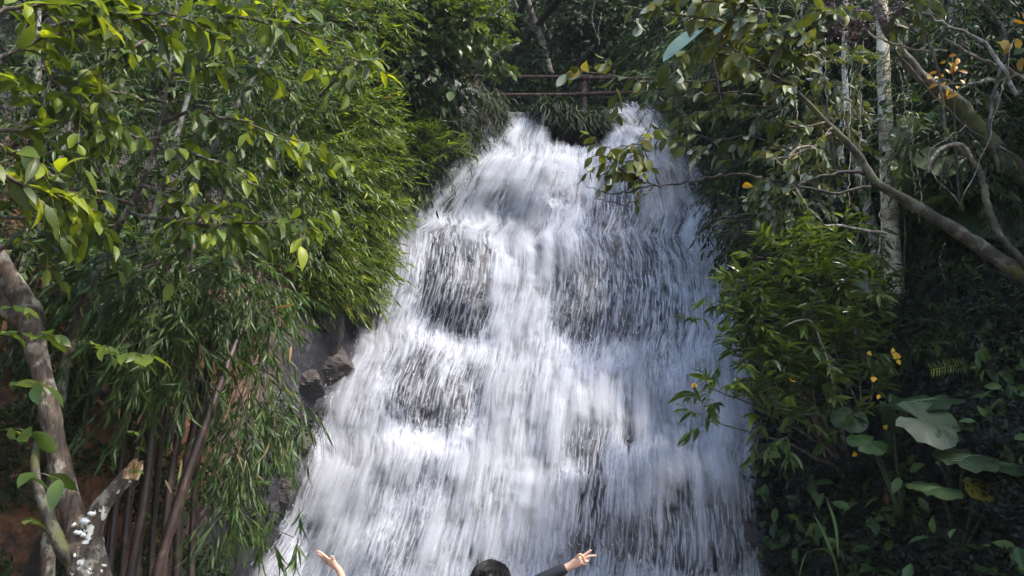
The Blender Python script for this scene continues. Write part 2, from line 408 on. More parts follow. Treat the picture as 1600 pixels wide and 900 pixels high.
# ------------------------------------------------------------------ waterfall
# amount of white water: 1 = thick foam, 0 = bare wet rock; photo px, py, rx, ry, amount
THIN = [(718, 440, 56, 84, .95), (740, 400, 40, 45, .35), (945, 400, 65, 85, .6), (1010, 430, 60, 100, .3), (690, 335, 34, 18, .6), (648, 590, 36, 66, .75),
        (725, 600, 46, 55, .42), (700, 640, 60, 30, .3), (618, 745, 60, 45, .5), (690, 720, 70, 40, .3), (912, 690, 44, 60, .72), (985, 680, 22, 60, .65),
        (1065, 800, 85, 65, .75), (1040, 870, 110, 50, .35), (925, 790, 50, 45, .5), (880, 850, 60, 50, .5), (1030, 540, 80, 70, .26), (920, 480, 60, 70, .5), (855, 470, 30, 100, .25), (1090, 480, 40, 130, .25),
        (640, 860, 50, 50, .42), (1130, 830, 40, 80, .45), (800, 300, 90, 34, .22), (1000, 330, 80, 50, .3), (788, 212, 16, 26, .9), (520, 800, 40, 60, .25), (760, 850, 30, 30, .25), (620, 420, 18, 60, .25),
        (700, 480, 30, 30, .3), (840, 640, 14, 40, .3), (960, 620, 30, 40, .25), (540, 640, 30, 80, .22)]
FOAMY = [(830, 480, 50, 130, .5), (800, 690, 80, 110, .5), (620, 480, 40, 60, .35), (700, 540, 90, 14, .4), (720, 350, 130, 14, .5), (860, 350, 80, 30, .5), (960, 745, 80, 16, .5), (1060, 705, 100, 24, .8), (1100, 560, 40, 160, .35),
         (930, 600, 110, 22, .5), (640, 690, 90, 14, .3), (560, 720, 60, 90, .3), (830, 255, 70, 25, .35), (990, 215, 30, 40, .4), (720, 700, 60, 20, .4), (1110, 620, 50, 90, .4)]
def foam_at(px, py, seed=0):
    wob = 16*fbm(np.stack([px/60, py/60, px*0], -1), 3, 71+seed)
    wx = px+wob; wy = py+18*fbm(np.stack([px/70, py/70, px*0+4], -1), 3, 75+seed)
    f = .82+0*px
    f = f-.05*sstep(870, 930, wx)*sstep(720, 600, wy)
    for (a, b, c, d, e) in THIN:
        q = ((wx-a)/c)**2+((wy-b)/d)**2; f = f-1.25*e*np.exp(-q**1.4*.85)
    for (a, b, c, d, e) in FOAMY:
        q = ((wx-a)/c)**2+((wy-b)/d)**2; f = f+e*np.exp(-q)
    f = f+.42*fbm(np.stack([px/30, py/75, px*0], -1), 4, 79)
    return np.clip(f, .2, 1)

def fall_surface(u, z, lift):
    """u in 0..1 across the water course, z height, lift metres off the rock"""
    L_, R_ = edge_l(z)-.12, edge_r(z)+.12
    x = L_+(R_-L_)*u
    y = Gfun(x, z, .35)
    return x, y-lift

NU, NV = 300, 620
uu, zz = np.meshgrid(np.linspace(0, 1, NU), np.linspace(-.7, 10.78, NV))
fx, fy = fall_surface(uu, zz, 0)
ppx, ppy = proj(np.stack([fx, fy, zz], -1))
foam = foam_at(ppx, ppy)
# two streams leave the top: rock island between them
island = np.exp(-(((ppx-900)/52)**2)**2)*sstep(262, 232, ppy+.12*np.abs(ppx-900)-12*fbm(np.stack([ppx/20, ppy/20, ppx*0], -1), 2, 5))
gap = np.exp(-(((ppx-935)/45)**2)**2)*sstep(300, 240, ppy)
foam = foam*(1-np.clip(island*1.6, 0, 1))*sstep(-5, 5, ppy-np.where(ppx > 900, 178, 191))
edge = sstep(0, .035, uu+.02*vnoise(np.stack([uu*0, zz*3, uu*0], -1), 2))*sstep(1, .965, uu+.015*vnoise(np.stack([uu*0, zz*3, uu*0+5], -1), 3))
foam = foam*(.1+.9*edge)
streakn = fbm(np.stack([uu*90, zz*1.6, uu*0], -1), 3, 90)
lift = .05+.18*foam+.07*foam*streakn+.16*foam*fbm(np.stack([uu*20, zz*3.2, uu*0], -1), 4, 91)
fy = fy-lift
# flow coordinates in metres
seg = np.sqrt(np.diff(zz, axis=0)**2+np.diff(fy, axis=0)**2+1e-9); vv = np.vstack([np.zeros((1, NU)), np.cumsum(seg, 0)])
vm = np.broadcast_to(vv.mean(1, keepdims=True), vv.shape)
uvw = np.stack([uu*6.0, vm], -1).reshape(-1, 2)
i = np.arange(NV-1)[:, None]*NU; j = np.arange(NU-1)[None]
Q = np.stack([i+j, i+j+1, i+NU+j+1, i+NU+j], -1).reshape(-1, 4)

m, t, N, L, b = newmat('white_water')
uvn = N.new('ShaderNodeUVMap'); uvn.uv_map = 'flow'
at = N.new('ShaderNodeAttribute'); at.attribute_name = 'foam'; fo = at.outputs['Fac']
wv = noise(N, L, 1.0, 3, .5, uvn.outputs[0], (3, 2.2, 1))
cmb = N.new('ShaderNodeVectorMath'); cmb.operation = 'MULTIPLY_ADD'; L.new(wv.outputs['Color'], cmb.inputs[0]); cmb.inputs[1].default_value = (.26, .5, 0); L.new(uvn.outputs[0], cmb.inputs[2])
s1 = noise(N, L, 1.0, 4, .62, cmb.outputs[0], (42, 3.4, 1)); s2 = noise(N, L, 1.0, 3, .6, cmb.outputs[0], (15, 1.6, 1)); s3 = noise(N, L, 1.0, 5, .7, cmb.outputs[0], (20, 13, 1))
s = math_(N, L, 'ADD', math_(N, L, 'MULTIPLY', s1.outputs[0], .42), math_(N, L, 'ADD', math_(N, L, 'MULTIPLY', s2.outputs[0], .23), math_(N, L, 'MULTIPLY', s3.outputs[0], .35)))
# opacity = smoothstep around threshold that falls with the amount of foam
th = math_(N, L, 'SUBTRACT', .585, math_(N, L, 'MULTIPLY', fo, .27))
al = math_(N, L, 'MULTIPLY', math_(N, L, 'SUBTRACT', s, th), 4.5, clamp=True)
al = math_(N, L, 'MULTIPLY', al, math_(N, L, 'MULTIPLY', fo, 6.0, clamp=True))
al = math_(N, L, 'MINIMUM', al, .97)
dens = math_(N, L, 'ADD', math_(N, L, 'MULTIPLY', s, 1.1), math_(N, L, 'MULTIPLY', fo, .5))
col = ramp(N, L, dens, [(.45, (.48, .50, .6)), (.75, (.70, .71, .8)), (1.0, (.86, .86, .92))]).outputs[0]
froth = noise(N, L, 1.0, 6, .7, cmb.outputs[0], (9, 8, 1))
col = mixc(N, L, .9, col, ramp(N, L, froth.outputs[0], [(.36, (.66, .68, .76)), (.55, (1, 1, 1))]).outputs[0], 'MULTIPLY')
b.inputs['Roughness'].default_value = .55; b.inputs['Specular IOR Level'].default_value = .3
L.new(col, b.inputs['Base Color'])
bp = N.new('ShaderNodeBump'); bp.inputs['Strength'].default_value = .8; bp.inputs['Distance'].default_value = .04; L.new(math_(N, L, 'ADD', s, froth.outputs[0]), bp.inputs['Height']); L.new(bp.outputs[0], b.inputs['Normal'])
tl = N.new('ShaderNodeBsdfTranslucent'); L.new(col, tl.inputs[0])
m1 = N.new('ShaderNodeMixShader'); m1.inputs[0].default_value = .3; L.new(b.outputs[0], m1.inputs[1]); L.new(tl.outputs[0], m1.inputs[2])
tp_ = N.new('ShaderNodeBsdfTransparent'); m2 = N.new('ShaderNodeMixShader'); L.new(al, m2.inputs[0]); L.new(tp_.outputs[0], m2.inputs[1]); L.new(m1.outputs[0], m2.inputs[2])
L.new(m2.outputs[0], N['Material Output'].inputs[0])
M['water'] = m
me = mesh_np('waterfall', np.stack([fx, fy, zz], -1).reshape(-1, 3), [Q[:, ::-1]], True, uvw, {'foam': foam.ravel()})
fall = link('waterfall', me, M['water'], kind='structure')

m, t, N, L, b = newmat('flying_water')
b.inputs['Base Color'].default_value = (.84, .85, .92, 1); b.inputs['Roughness'].default_value = .6; b.inputs['Specular IOR Level'].default_value = .1
tl = N.new('ShaderNodeBsdfTranslucent'); tl.inputs[0].default_value = (.84, .85, .92, 1)
m1 = N.new('ShaderNodeMixShader'); m1.inputs[0].default_value = .45; L.new(b.outputs[0], m1.inputs[1]); L.new(tl.outputs[0], m1.inputs[2])
at_ = N.new('ShaderNodeAttribute'); at_.attribute_name = 'thick'
tp_ = N.new('ShaderNodeBsdfTransparent'); m2 = N.new('ShaderNodeMixShader'); L.new(at_.outputs['Fac'], m2.inputs[0]); L.new(tp_.outputs[0], m2.inputs[1]); L.new(m1.outputs[0], m2.inputs[2]); L.new(m2.outputs[0], N['Material Output'].inputs[0])
M['spray'] = m

def ribbons(paths, width, tw):
    """paths (n,k,3); width (n,) tapered flat ribbons"""
    n, k, _ = paths.shape
    side = norm(np.stack([np.cos(tw), .35*np.sin(tw), np.zeros(n)], -1))[:, None]*np.ones((1, k, 1))
    pr = np.sin(np.linspace(.12, np.pi-.12, k))[None, :, None]
    a = paths-side*width[:, None, None]*pr*.5; c = paths+side*width[:, None, None]*pr*.5
    V = np.stack([a, c], 2).reshape(-1, 3)
    i = (np.arange(n)*k*2)[:, None]+(np.arange(k-1)*2)[None]
    return V, [np.stack([i, i+1, i+3, i+2], -1).reshape(-1, 4)]

def veils(paths, width, tw, op):
    """threads and veils of water: three points across, thick in the middle and thinning out to nothing at the rim"""
    n, k, _ = paths.shape
    side = norm(np.stack([np.cos(tw), .5*np.sin(tw), np.zeros(n)], -1))[:, None]*np.ones((1, k, 1)); w = width[:, None, None]*.5*np.linspace(.75, 1.15, k)[None, :, None]
    V = np.stack([paths-side*w, paths-np.array([0, .15, 0])*w, paths+side*w], 2).reshape(-1, 3)
    i = (np.arange(n)*k*3)[:, None, None]+(np.arange(k-1)*3)[None, :, None]+np.arange(2)[None, None]
    th = np.zeros((n, k, 3)); th[:, 1:-1, 1] = op[:, None]
    return V, np.stack([i, i+1, i+4, i+3], -1).reshape(-1, 4), th.ravel()

VV, VF, VT = [], [], []; vn = 0
def addveil(paths, width, tw, op):
    global vn
    V, F, T = veils(paths, width, tw, op); VV.append(V); VF.append(F+vn); VT.append(T); vn += len(V)
def fall_threads(n, lr, wr, orng, foampow, offr, k=5, drift=.003):
    u = R.random(n); z = R.uniform(.5, 10.75, n)
    x, y = fall_surface(u, z, 0)
    a_, b_ = proj(np.stack([x, y, z], -1)); f = foam_at(a_, b_)
    isl = ((np.abs(a_-900) < 50) & (b_ < 238)) | (b_ < np.where(a_ > 900, 180, 194))
    keep = ~isl & (R.random(n) < foampow(f)) & (u > .012) & (u < .988)
    u, z, f = u[keep], z[keep], f[keep]; n = len(u)
    Ls = R.uniform(*lr, n)*(.6+.8*R.random(n)**2); tt = np.linspace(0, 1, k)
    uu2 = u[:, None]+(R.normal(0, drift, n))[:, None]*tt; zz2 = z[:, None]-Ls[:, None]*tt
    xx, yy = fall_surface(np.clip(uu2, 0, 1), zz2, 0)
    off = .05+.2*f+R.uniform(*offr, n)
    yy = yy.min(1, keepdims=True)*.35+yy*.65-off[:, None]
    addveil(np.stack([xx, yy, zz2], -1), R.uniform(*wr, n), R.normal(0, .5, n), R.uniform(*orng, n))
fall_threads(56000, (.08, .42), (.012, .040), (.15, .62), lambda f: .16+.84*np.clip(1.35*f-.1, 0, 1), (0, .1))
fall_threads(15000, (.2, .8), (.04, .13), (.15, .45), lambda f: f**2.0, (0, .12))
fall_threads(1500, (.5, 1.3), (.2, .5), (.12, .38), lambda f: f**3.2, (.05, .2), 6)
# splashes thrown off the ledges and the sides
n = 15000
u = R.random(n); u = np.where(R.random(n) < .3, R.choice([0.03, .97], n)+R.normal(0, .015, n), u); u = np.clip(u, .0, 1)
lz = py_to_z(np.array([352, 240, 532, 600, 700, 200, 690, 300])); z = np.where(R.random(n) < .5, R.choice(lz, n)+R.normal(0, .2, n), R.uniform(.8, 10.5, n))
z = np.clip(z, .3, 10.6)
x, y = fall_surface(u, z, .2)
a_, b_ = proj(np.stack([x, y, z], -1)); isl = ((np.abs(a_-900) < 48) & (b_ < 240)) | (b_ < np.where(a_ > 900, 186, 198)); kp = ~isl & (R.random(n) < foam_at(a_, b_)+.15); x, y, z = x[kp], y[kp], z[kp]; n = len(x)
vx = R.normal(0, .55, n); vy = -np.abs(R.normal(.3, .5, n)); vz = np.abs(R.normal(.5, .7, n)); t0 = R.uniform(0, .12, n)
ts = t0[:, None]+np.linspace(0, 1, 4)[None]*R.uniform(.03, .10, n)[:, None]
pp = np.stack([x[:, None]+vx[:, None]*ts, y[:, None]+vy[:, None]*ts, z[:, None]+vz[:, None]*ts-4.9*ts**2], -1)
addveil(pp, R.uniform(.008, .022, n), R.normal(0, .6, n), R.uniform(.4, 1, n))
link('falling_threads', mesh_np('falling_threads', np.concatenate(VV), [np.concatenate(VF)], True, attrs={'thick': np.concatenate(VT)}), M['spray'], fall, 'stuff')

# pool
px_, py_ = np.meshgrid(np.linspace(-5, 5, 80), np.linspace(5.6, 9.8, 50))
pz = -.16+.05*fbm(np.stack([px_*2, py_*2, px_*0], -1), 3)
i = np.arange(49)[:, None]*80; j = np.arange(79)[None]
me = mesh_np('pool', np.stack([px_, py_, pz], -1).reshape(-1, 3), [np.stack([i+j, i+j+1, i+81+j, i+80+j], -1).reshape(-1, 4)], True)
link('pool', me, plain('churned_pool_water', (.55, .58, .6), .25, 3, .8), kind='structure')

# ------------------------------------------------------------------ leaves
def leaf_tpl(w, stations, fold=.25, curl=.25, wave=0.0, twist=0.0, wmax=.4, tip=.0):
    """leaf along +Y, length 1, normal +Z"""
    st = np.asarray(stations, float); V = [(0, 0, 0)]
    for k, y in enumerate(st):
        q = y/wmax if y < wmax else (1-y)/(1-wmax)
        ww = w*.5*(np.sin(np.clip(q, 0, 1)*np.pi/2)**(.8 if y < wmax else .95))
        if tip and y > .8: ww *= .6
        zz = -curl*y*y; tw = twist*y; wv = wave*(1 if k % 2 else -1)
        V += [(-ww*math.cos(tw), y, zz+fold*ww+ww*math.sin(tw)+wv*ww), (0, y, zz), (ww*math.cos(tw), y, zz+fold*ww-ww*math.sin(tw)-wv*ww)]
    V.append((0, 1, -curl)); T = [(0, 1, 2), (0, 2, 3)] ; T = [(0, 2, 1), (0, 3, 2)]; Qs = []
    n = len(st)
    for k in range(n-1):
        a = 1+3*k; Qs += [(a, a+1, a+4, a+3), (a+1, a+2, a+5, a+4)]
    a = 1+3*(n-1); e = 1+3*n; T += [(a, a+1, e), (a+1, a+2, e)]
    return np.array(V, float), [np.array(T)]+([np.array(Qs)] if Qs else [])

LANCE1 = leaf_tpl(.15, [.35], .3, .15, wmax=.35)
LANCE2 = leaf_tpl(.14, [.22, .6], .35, .25, wmax=.3)
LONG2 = leaf_tpl(.24, [.25, .65], .35, .3, wmax=.42)
BROAD1 = leaf_tpl(.5, [.4], .3, .15, wmax=.4)
BROAD2 = leaf_tpl(.5, [.22, .55, .82], .3, .25, wmax=.45)
def hero(kind, n=6, seed=1):
    r = random.Random(seed); out = []
    for q in range(n):
        if kind == 'slim': T = leaf_tpl(r.uniform(.30, .42), [.08, .22, .4, .6, .78, .9], r.uniform(.1, .5), r.uniform(.05, .55), r.uniform(0, .12), r.uniform(-.4, .4), .45, .3)
        elif kind == 'broad': T = leaf_tpl(r.uniform(.42, .54), [.08, .22, .4, .6, .78, .9], r.uniform(.1, .45), r.uniform(.05, .45), r.uniform(0, .08), r.uniform(-.25, .25), .45, .3)
        elif kind == 'long': T = leaf_tpl(r.uniform(.22, .29), [.1, .3, .5, .7, .88], r.uniform(.15, .5), r.uniform(.1, .5), r.uniform(0, .06), r.uniform(-.3, .3), .45)
        else: T = leaf_tpl(r.uniform(.11, .15), [.12, .3, .55, .8], r.uniform(.2, .5), r.uniform(.05, .4), 0, r.uniform(-.4, .4), .3)
        out.append(mesh_np(kind+'_leaf', T[0], T[1], True))
    return out

def frames(D, Nn):
    D = norm(D); Nn = Nn-D*(Nn*D).sum(-1, keepdims=True); Nn = norm(Nn); Xx = np.cross(D, Nn); return Xx, D, Nn

def scatter(tpl, Pn, D, Nn, Sc, wv=None):
    V, F = tpl; Xx, D, Nn = frames(D, Nn); wv = np.ones(len(Pn)) if wv is None else wv
    W_ = Pn[:, None]+Sc[:, None, None]*(V[None, :, 0:1]*Xx[:, None]*wv[:, None, None]+V[None, :, 1:2]*D[:, None]+V[None, :, 2:3]*Nn[:, None])
    o = (np.arange(len(Pn))*len(V))[:, None, None]
    return W_.reshape(-1, 3), [(f[None]+o).reshape(-1, f.shape[1]) for f in F]

def sprays(rng, B, D, nl, tl, ll, droop=.3, spread=.9, ldroop=.5, flat=.5, start=.2, jit=.25):
    """twigs from B along D carrying nl leaves; returns leaf arrays and twig polylines"""
    n = len(B); tl = np.broadcast_to(tl, (n,)) if np.ndim(tl) else tl*rng.uniform(.7, 1.25, n)
    D = norm(D); tt = np.linspace(start, 1, nl)[None, :, None]
    Lh = tl[:, None, None]; d3 = D[:, None]
    pos = B[:, None]+d3*Lh*tt-UP*droop*Lh*tt**2
    T = norm(d3-UP*2*droop*tt)
    side = norm(np.cross(T, UP)+1e-6)
    sg = np.where(np.arange(nl) % 2, 1, -1)[None, :, None]
    ang = spread*(1-.55*tt)*rng.uniform(.7, 1.3, (n, nl, 1))
    ld = T*np.cos(ang)+side*sg*np.sin(ang)-UP*ldroop*rng.uniform(.4, 1.4, (n, nl, 1))+rng.normal(0, jit, (n, nl, 3))
    nn = UP*flat+rng.normal(0, .35, (n, nl, 3))+np.cross(ld, side)*.2
    sc = ll*rng.uniform(.65, 1.2, (n, nl))
    tk = np.linspace(0, 1, 4)[None, :, None]
    tw = B[:, None]+d3*Lh*tk-UP*droop*Lh*tk**2
    return pos.reshape(-1, 3), ld.reshape(-1, 3), nn.reshape(-1, 3), sc.ravel(), tw

def twig_geo(tw, r):
    """tw (n,k,3) thin three-sided twigs"""
    n, k, _ = tw.shape; T = norm(np.gradient(tw, axis=1)); a = norm(np.cross(T, UP)+1e-6); c = np.cross(T, a)
    rr = r*np.linspace(1, .35, k)[None, :, None]
    ring = np.stack([a, -a*.5+c*.87, -a*.5-c*.87], 2)
    V = (tw[:, :, None]+ring*rr[..., None]).reshape(-1, 3)
    i = (np.arange(n)*k*3)[:, None, None]+(np.arange(k-1)*3)[None, :, None]; j = np.arange(3)[None, None]; jj = (j+1) % 3
    return V, [np.stack([i+j, i+jj, i+3+jj, i+3+j], -1).reshape(-1, 4)]

def ell(rng, c, r, n, shell=.55):
    """n points in the outer part of an ellipsoid and their outward directions"""
    d = norm(rng.normal(size=(n, 3))); q = rng.uniform(shell**3, 1, n)**(1/3)
    r = np.asarray(r, float); p = np.asarray(c)+d*q[:, None]*r
    return p, norm(d/r)

class Plant:
    def __init__(s, name, loc, label, cat, group=None):
        s.loc = np.asarray(loc, float); s.root = empty(name, loc, label, cat, group)
    def part(s, name, V, F, mat, smooth=True, kind=None, parent=None):
        g = Geo(); g.add(V, F); return link(name, g.mesh(name, s.loc, smooth), M[mat], parent or s.root, kind)
    def geo(s, name, g, mat, smooth=False, kind=None, parent=None):
        return link(name, g.mesh(name, s.loc, smooth), M[mat], parent or s.root, kind)
    def limb(s, name, pts, rad, mat, n=14, sides=9, bump=.25, bs=7., jit=0.0):
        q = spline(pts, n)
        if jit: q[1:-1] = q[1:-1]+R.normal(0, jit, (n-2, 3))
        V, F = tube(q, rad, sides, bump, bs); o = s.part(name, V, F, mat); return q
    def leaves(s, meshes, mat, Pn, D, Nn, Sc, limit=300, tpl=None, near=True, name='leaf', restname='foliage'):
        """the leaves that show largest are single objects, the rest one mass"""
        n = len(Pn); a, b = proj(Pn); inside = (a > -20) & (a < 1620) & (b > -20) & (b < 920)
        dist = np.linalg.norm(Pn-CAM, axis=1); score = Sc/dist*np.where(inside, 1, .02)
        if near: score = score/dist
        order = np.argsort(-score); h, rest = order[:limit], order[limit:]
        Xx, Dd, Nq = frames(D, Nn)
        for k, i in enumerate(h):
            me = meshes[k % len(meshes)]
            if len(me.materials) == 0: me.materials.append(M[mat])
            o = bpy.data.objects.new(name, me); COL.objects.link(o); o.parent = s.root
            sc = Sc[i]; p = Pn[i]-s.loc
            o.matrix_basis = Matrix(((Xx[i, 0]*sc, Dd[i, 0]*sc, Nq[i, 0]*sc, p[0]), (Xx[i, 1]*sc, Dd[i, 1]*sc, Nq[i, 1]*sc, p[1]), (Xx[i, 2]*sc, Dd[i, 2]*sc, Nq[i, 2]*sc, p[2]), (0, 0, 0, 1)))
        if len(rest):
            g = Geo(); g.add(*scatter(tpl or BROAD2, Pn[rest], D[rest], Nn[rest], Sc[rest])); s.geo(restname, g, mat, kind='stuff')

def mat_meshes(kind, mat, n=6, seed=1):
    ms = hero(kind, n, seed)
    for q in ms: q.materials.append(M[mat])
    return ms

def cat_(*a): return [np.concatenate([q[k] for q in a]) for k in range(4)]

# ---- generic mass plant made of lobes: (px, py, Y, rx, ry, rz, n_sprays)
def lobes_plant(name, label, cat, lobes, mat, leafkind, tpl, ll, nl, tl, droop, ldroop, limit=0, out=.6, down=.35, fwd=0., twigr=.004, twigmat='twig', seed=1, root=None, stem=True, group=None, shell=.5, spread=.9, trunkr=.05, heromat=None, flat=.5, bark='grey_bark', bias=None):
    rng = np.random.default_rng(seed)
    lobes = [(l[0], l[1], min(l[2], float(hit(l[0], l[1])[0])-.3*l[4]))+tuple(l[3:]) for l in lobes]
    cs = [P(l[0], l[1], l[2]) for l in lobes]
    c0 = np.mean(cs, 0)
    if root is None:
        z = max(cs[0][2]-2.2, 0); root = (c0[0], float(Gfun(c0[0], z)), z)
    root = np.asarray(root, float); pl = Plant(name, root, label, cat, group)
    parts = []; tws = []
    for l, c in zip(lobes, cs):
        B, O = ell(rng, c, l[3:6], l[6], shell)
        D = O*out+np.array([0, -fwd, -down])+rng.normal(0, .3, B.shape)
        if bias is not None: D = D+np.asarray(bias)
        q = sprays(rng, B, D, nl, tl, ll, droop, spread, ldroop, flat); parts.append(q[:4]); tws.append(q[4])
    Pn, D, Nn, Sc = cat_(*parts)
    if limit: pl.leaves(mat_meshes(leafkind, heromat or mat, 6, seed), mat, Pn, D, Nn, Sc, limit, tpl)
    else:
        g = Geo(); g.add(*scatter(tpl, Pn, D, Nn, Sc)); pl.geo('crown', g, mat, kind='stuff')
    g = Geo(); g.add(*twig_geo(np.concatenate(tws), twigr)); pl.geo('twigs', g, twigmat, kind='stuff')
    if stem:
        for c in cs:
            mid = (root+c)/2+rng.normal(0, .12, 3); mid[2] += .15
            pl.limb('trunk' if c is cs[0] else 'branch', [root, mid, c, c+(c-mid)*.35], [trunkr, trunkr*.7, trunkr*.3], bark, 10, 7)
    return pl
# ================================================================== LEFT BANK
# --- forked tree with lichen, lower left corner
pl = Plant('forked_tree', P(145, 960, 6.0), 'pale lichen-blotched tree whose trunk forks low, with one sawn-off limb, in the lower left corner', 'tree')
trunk = pl.limb('trunk', [P(150, 965, 6.0), P(142, 900, 6.0), P(132, 850, 6.0)], [.15, .14, .13], 'spotted_bark', 10, 16, .3)
pl.limb('limb', [P(132, 862, 6.0), P(112, 800, 6.0), P(88, 700, 5.95), P(70, 600, 5.9), P(45, 500, 5.8), P(10, 425, 5.7), P(-40, 350, 5.6)], [.115, .08, .075, .075, .085, .08, .075], 'lichen_bark', 30, 16, .3)
pl.limb('limb', [P(135, 862, 6.0), P(150, 805, 6.0), P(180, 765, 6.0), P(205, 738, 6.0)], [.085, .065, .06, .052], 'spotted_bark', 14, 14, .3)
pl.limb('limb', [P(120, 880, 5.95), P(95, 852, 5.9), P(72, 795, 5.9), P(55, 745, 5.9), P(58, 690, 6.0)], [.07, .05, .045, .035, .03], 'mossy_bark', 16, 10, .3)
pl.limb('limb', [P(45, 500, 5.8), P(20, 470, 5.9), P(-30, 455, 6.1)], [.11, .13, .15], 'lichen_bark', 10, 12, .35)
g = Geo(); e0 = P(203, 740, 6.0)
for k in range(22):
    a = k/22*6.28*3; rr_ = .015+.03*(k % 3)/2; q = e0+np.array([math.cos(a)*rr_, math.sin(a)*rr_, -.04]); h_ = R.uniform(.05, .15)
    g.add(*tube(np.array([q, q+np.array([.03, 0, h_*.7]), q+np.array([.045+R.normal(0, .012), 0, h_])]), [.02, .014, .003], 5, .3))
pl.geo('split_stub', g, 'cut_wood', False)
rp = np.random.default_rng(2); spots = [(122, 832, .03), (116, 820, .02), (130, 836, .024), (93, 852, .04), (98, 860, .022), (118, 868, .02), (124, 882, .014), (143, 803, .028), (133, 815, .036)]
for (a_, b_, r_) in spots:
    if b_ == 0: b_ = np.interp(a_, [140, 190], [820, 755])+rp.normal(0, 7)
    th = np.linspace(0, np.pi, 5)[:, None]; ph = np.linspace(0, 2*np.pi, 9, endpoint=False)[None]
    D = np.stack([np.sin(th)*np.cos(ph), np.sin(th)*np.sin(ph), np.cos(th)*np.ones_like(ph)], -1).reshape(-1, 3)
    V = P(a_, b_, 5.885)+D*(1+.8*vnoise(D*2.5+a_, 3))[:, None]*np.array([r_*.8, .022, r_*.7]); i = np.arange(4)[:, None]*9; j = np.arange(9)[None]
    pl.part('lichen_patch', V, [np.stack([i+j, i+9+j, i+9+(j+1) % 9, i+(j+1) % 9], -1).reshape(-1, 4)], 'fungus')
# its own leafy shoots near the camera at the left margin
rng = np.random.default_rng(5)
S_ = [(20, 620, 5.0, 5, .19), (5, 690, 5.0, 5, .2), (30, 760, 4.9, 4, .2), (40, 830, 5.0, 3, .15), (60, 545, 5.2, 6, .17), (175, 575, 5.2, 9, .19), (150, 560, 5.3, 6, .17), (10, 540, 5.3, 6, .16), (25, 500, 5.4, 6, .14), (210, 690, 5.7, 6, .06), (225, 715, 5.7, 5, .06), (215, 750, 5.7, 4, .06)]
parts = []; tws = []
for (a, b, y, nl, ll) in S_:
    q = sprays(rng, np.array([P(a-15, b-15, y)]), np.array([[.5, -.25, .1]]), nl, ll*2.0, ll, .25, 1.1, .35, 1.0); parts.append(q[:4]); tws.append(q[4])
pl.leaves(mat_meshes('broad', 'shrub_leaf', 6, 31), 'shrub_leaf', *cat_(*parts), 300)
g = Geo(); g.add(*twig_geo(np.concatenate(tws), .004)); pl.geo('twigs', g, 'twig', kind='stuff')

# --- leaning tree with big yellow-green leaves, upper left
pl = Plant('broadleaf_tree', P(70, 900, 6.9), 'leaning tree with arching branches of large yellow-green leaves, filling the upper left corner', 'tree')
pl.limb('trunk', [P(70, 960, 6.9), P(85, 700, 6.7), P(110, 540, 6.5), P(150, 430, 6.3), P(190, 345, 6.1), P(220, 290, 6.0), P(250, 200, 5.9), P(270, 60, 5.8), P(280, -60, 5.8)], [.06, .05, .045, .04, .03, .022, .015, .012, .008], 'lichen_bark', 40, 10, .3)
BR = [([(200, 330, 6.0), (260, 342, 5.7), (340, 350, 5.5), (430, 345, 5.3), (500, 362, 5.2)], 20, .17),
      ([(220, 290, 6.0), (270, 310, 5.7), (330, 330, 5.5), (400, 350, 5.4)], 14, .15),
      ([(-30, 340, 5.2), (60, 343, 5.3), (150, 352, 5.5), (190, 350, 6.0)], 6, .14),
      ([(205, 320, 6.0), (140, 300, 5.5), (70, 290, 5.1), (10, 285, 4.9)], 14, .18),
      ([(-40, 220, 4.6), (30, 240, 4.6), (90, 285, 4.7), (150, 330, 4.9)], 14, .18),
      ([(-40, 255, 4.5), (20, 280, 4.5), (70, 300, 4.6), (110, 310, 4.7)], 10, .17),
      ([(-40, 110, 4.5), (40, 70, 4.6), (120, 45, 4.7), (190, 30, 4.8), (260, 40, 4.9)], 16, .19),
      ([(-30, 30, 4.4), (40, 10, 4.5), (110, 5, 4.6), (180, 20, 4.7)], 12, .18),
      ([(60, 45, 4.9), (150, 30, 4.8), (230, 20, 4.8), (290, 30, 4.9), (330, 50, 5)], 12, .18),
      ([(-20, 205, 4.7), (40, 200, 4.7), (65, 170, 4.7), (78, 118, 4.8)], 12, .16),
      ([(80, 120, 4.9), (110, 150, 4.9), (130, 180, 5), (160, 210, 5)], 10, .15),
      ([(260, 160, 5.9), (220, 150, 5.5), (160, 145, 5.2), (110, 160, 5.0)], 12, .15),
      ([(262, 120, 5.8), (310, 110, 5.6), (370, 105, 5.5), (430, 120, 5.4)], 14, .15),
      ([(270, 60, 5.8), (330, 30, 5.6), (400, 30, 5.4), (470, 50, 5.3), (540, 70, 5.2)], 16, .16),
      ([(255, 190, 5.9), (310, 175, 5.6), (370, 190, 5.4), (440, 215, 5.3), (500, 235, 5.3)], 16, .15),
      ([(250, 220, 5.9), (220, 215, 5.5), (180, 210, 5.3), (140, 225, 5.2)], 10, .15),
      ([(250, 230, 5.9), (300, 240, 5.6), (350, 260, 5.4), (400, 290, 5.3)], 14, .13),
      ([(270, 40, 5.8), (320, -10, 5.6), (390, -20, 5.4), (450, 0, 5.4)], 12, .16),
      ([(275, 20, 5.8), (230, 60, 5.4), (180, 90, 5.2), (140, 110, 5)], 12, .15),
      ([(500, 150, 6.5), (520, 130, 6.0), (545, 90, 5.8), (575, 105, 5.7)], 8, .17),
      ([(400, 200, 6.5), (450, 225, 6.2), (500, 240, 6.0), (550, 250, 5.8)], 10, .15),
      ([(-20, 400, 5.4), (20, 380, 5.4), (60, 385, 5.5), (100, 395, 5.6)], 8, .12)]
rng = np.random.default_rng(9); parts = []
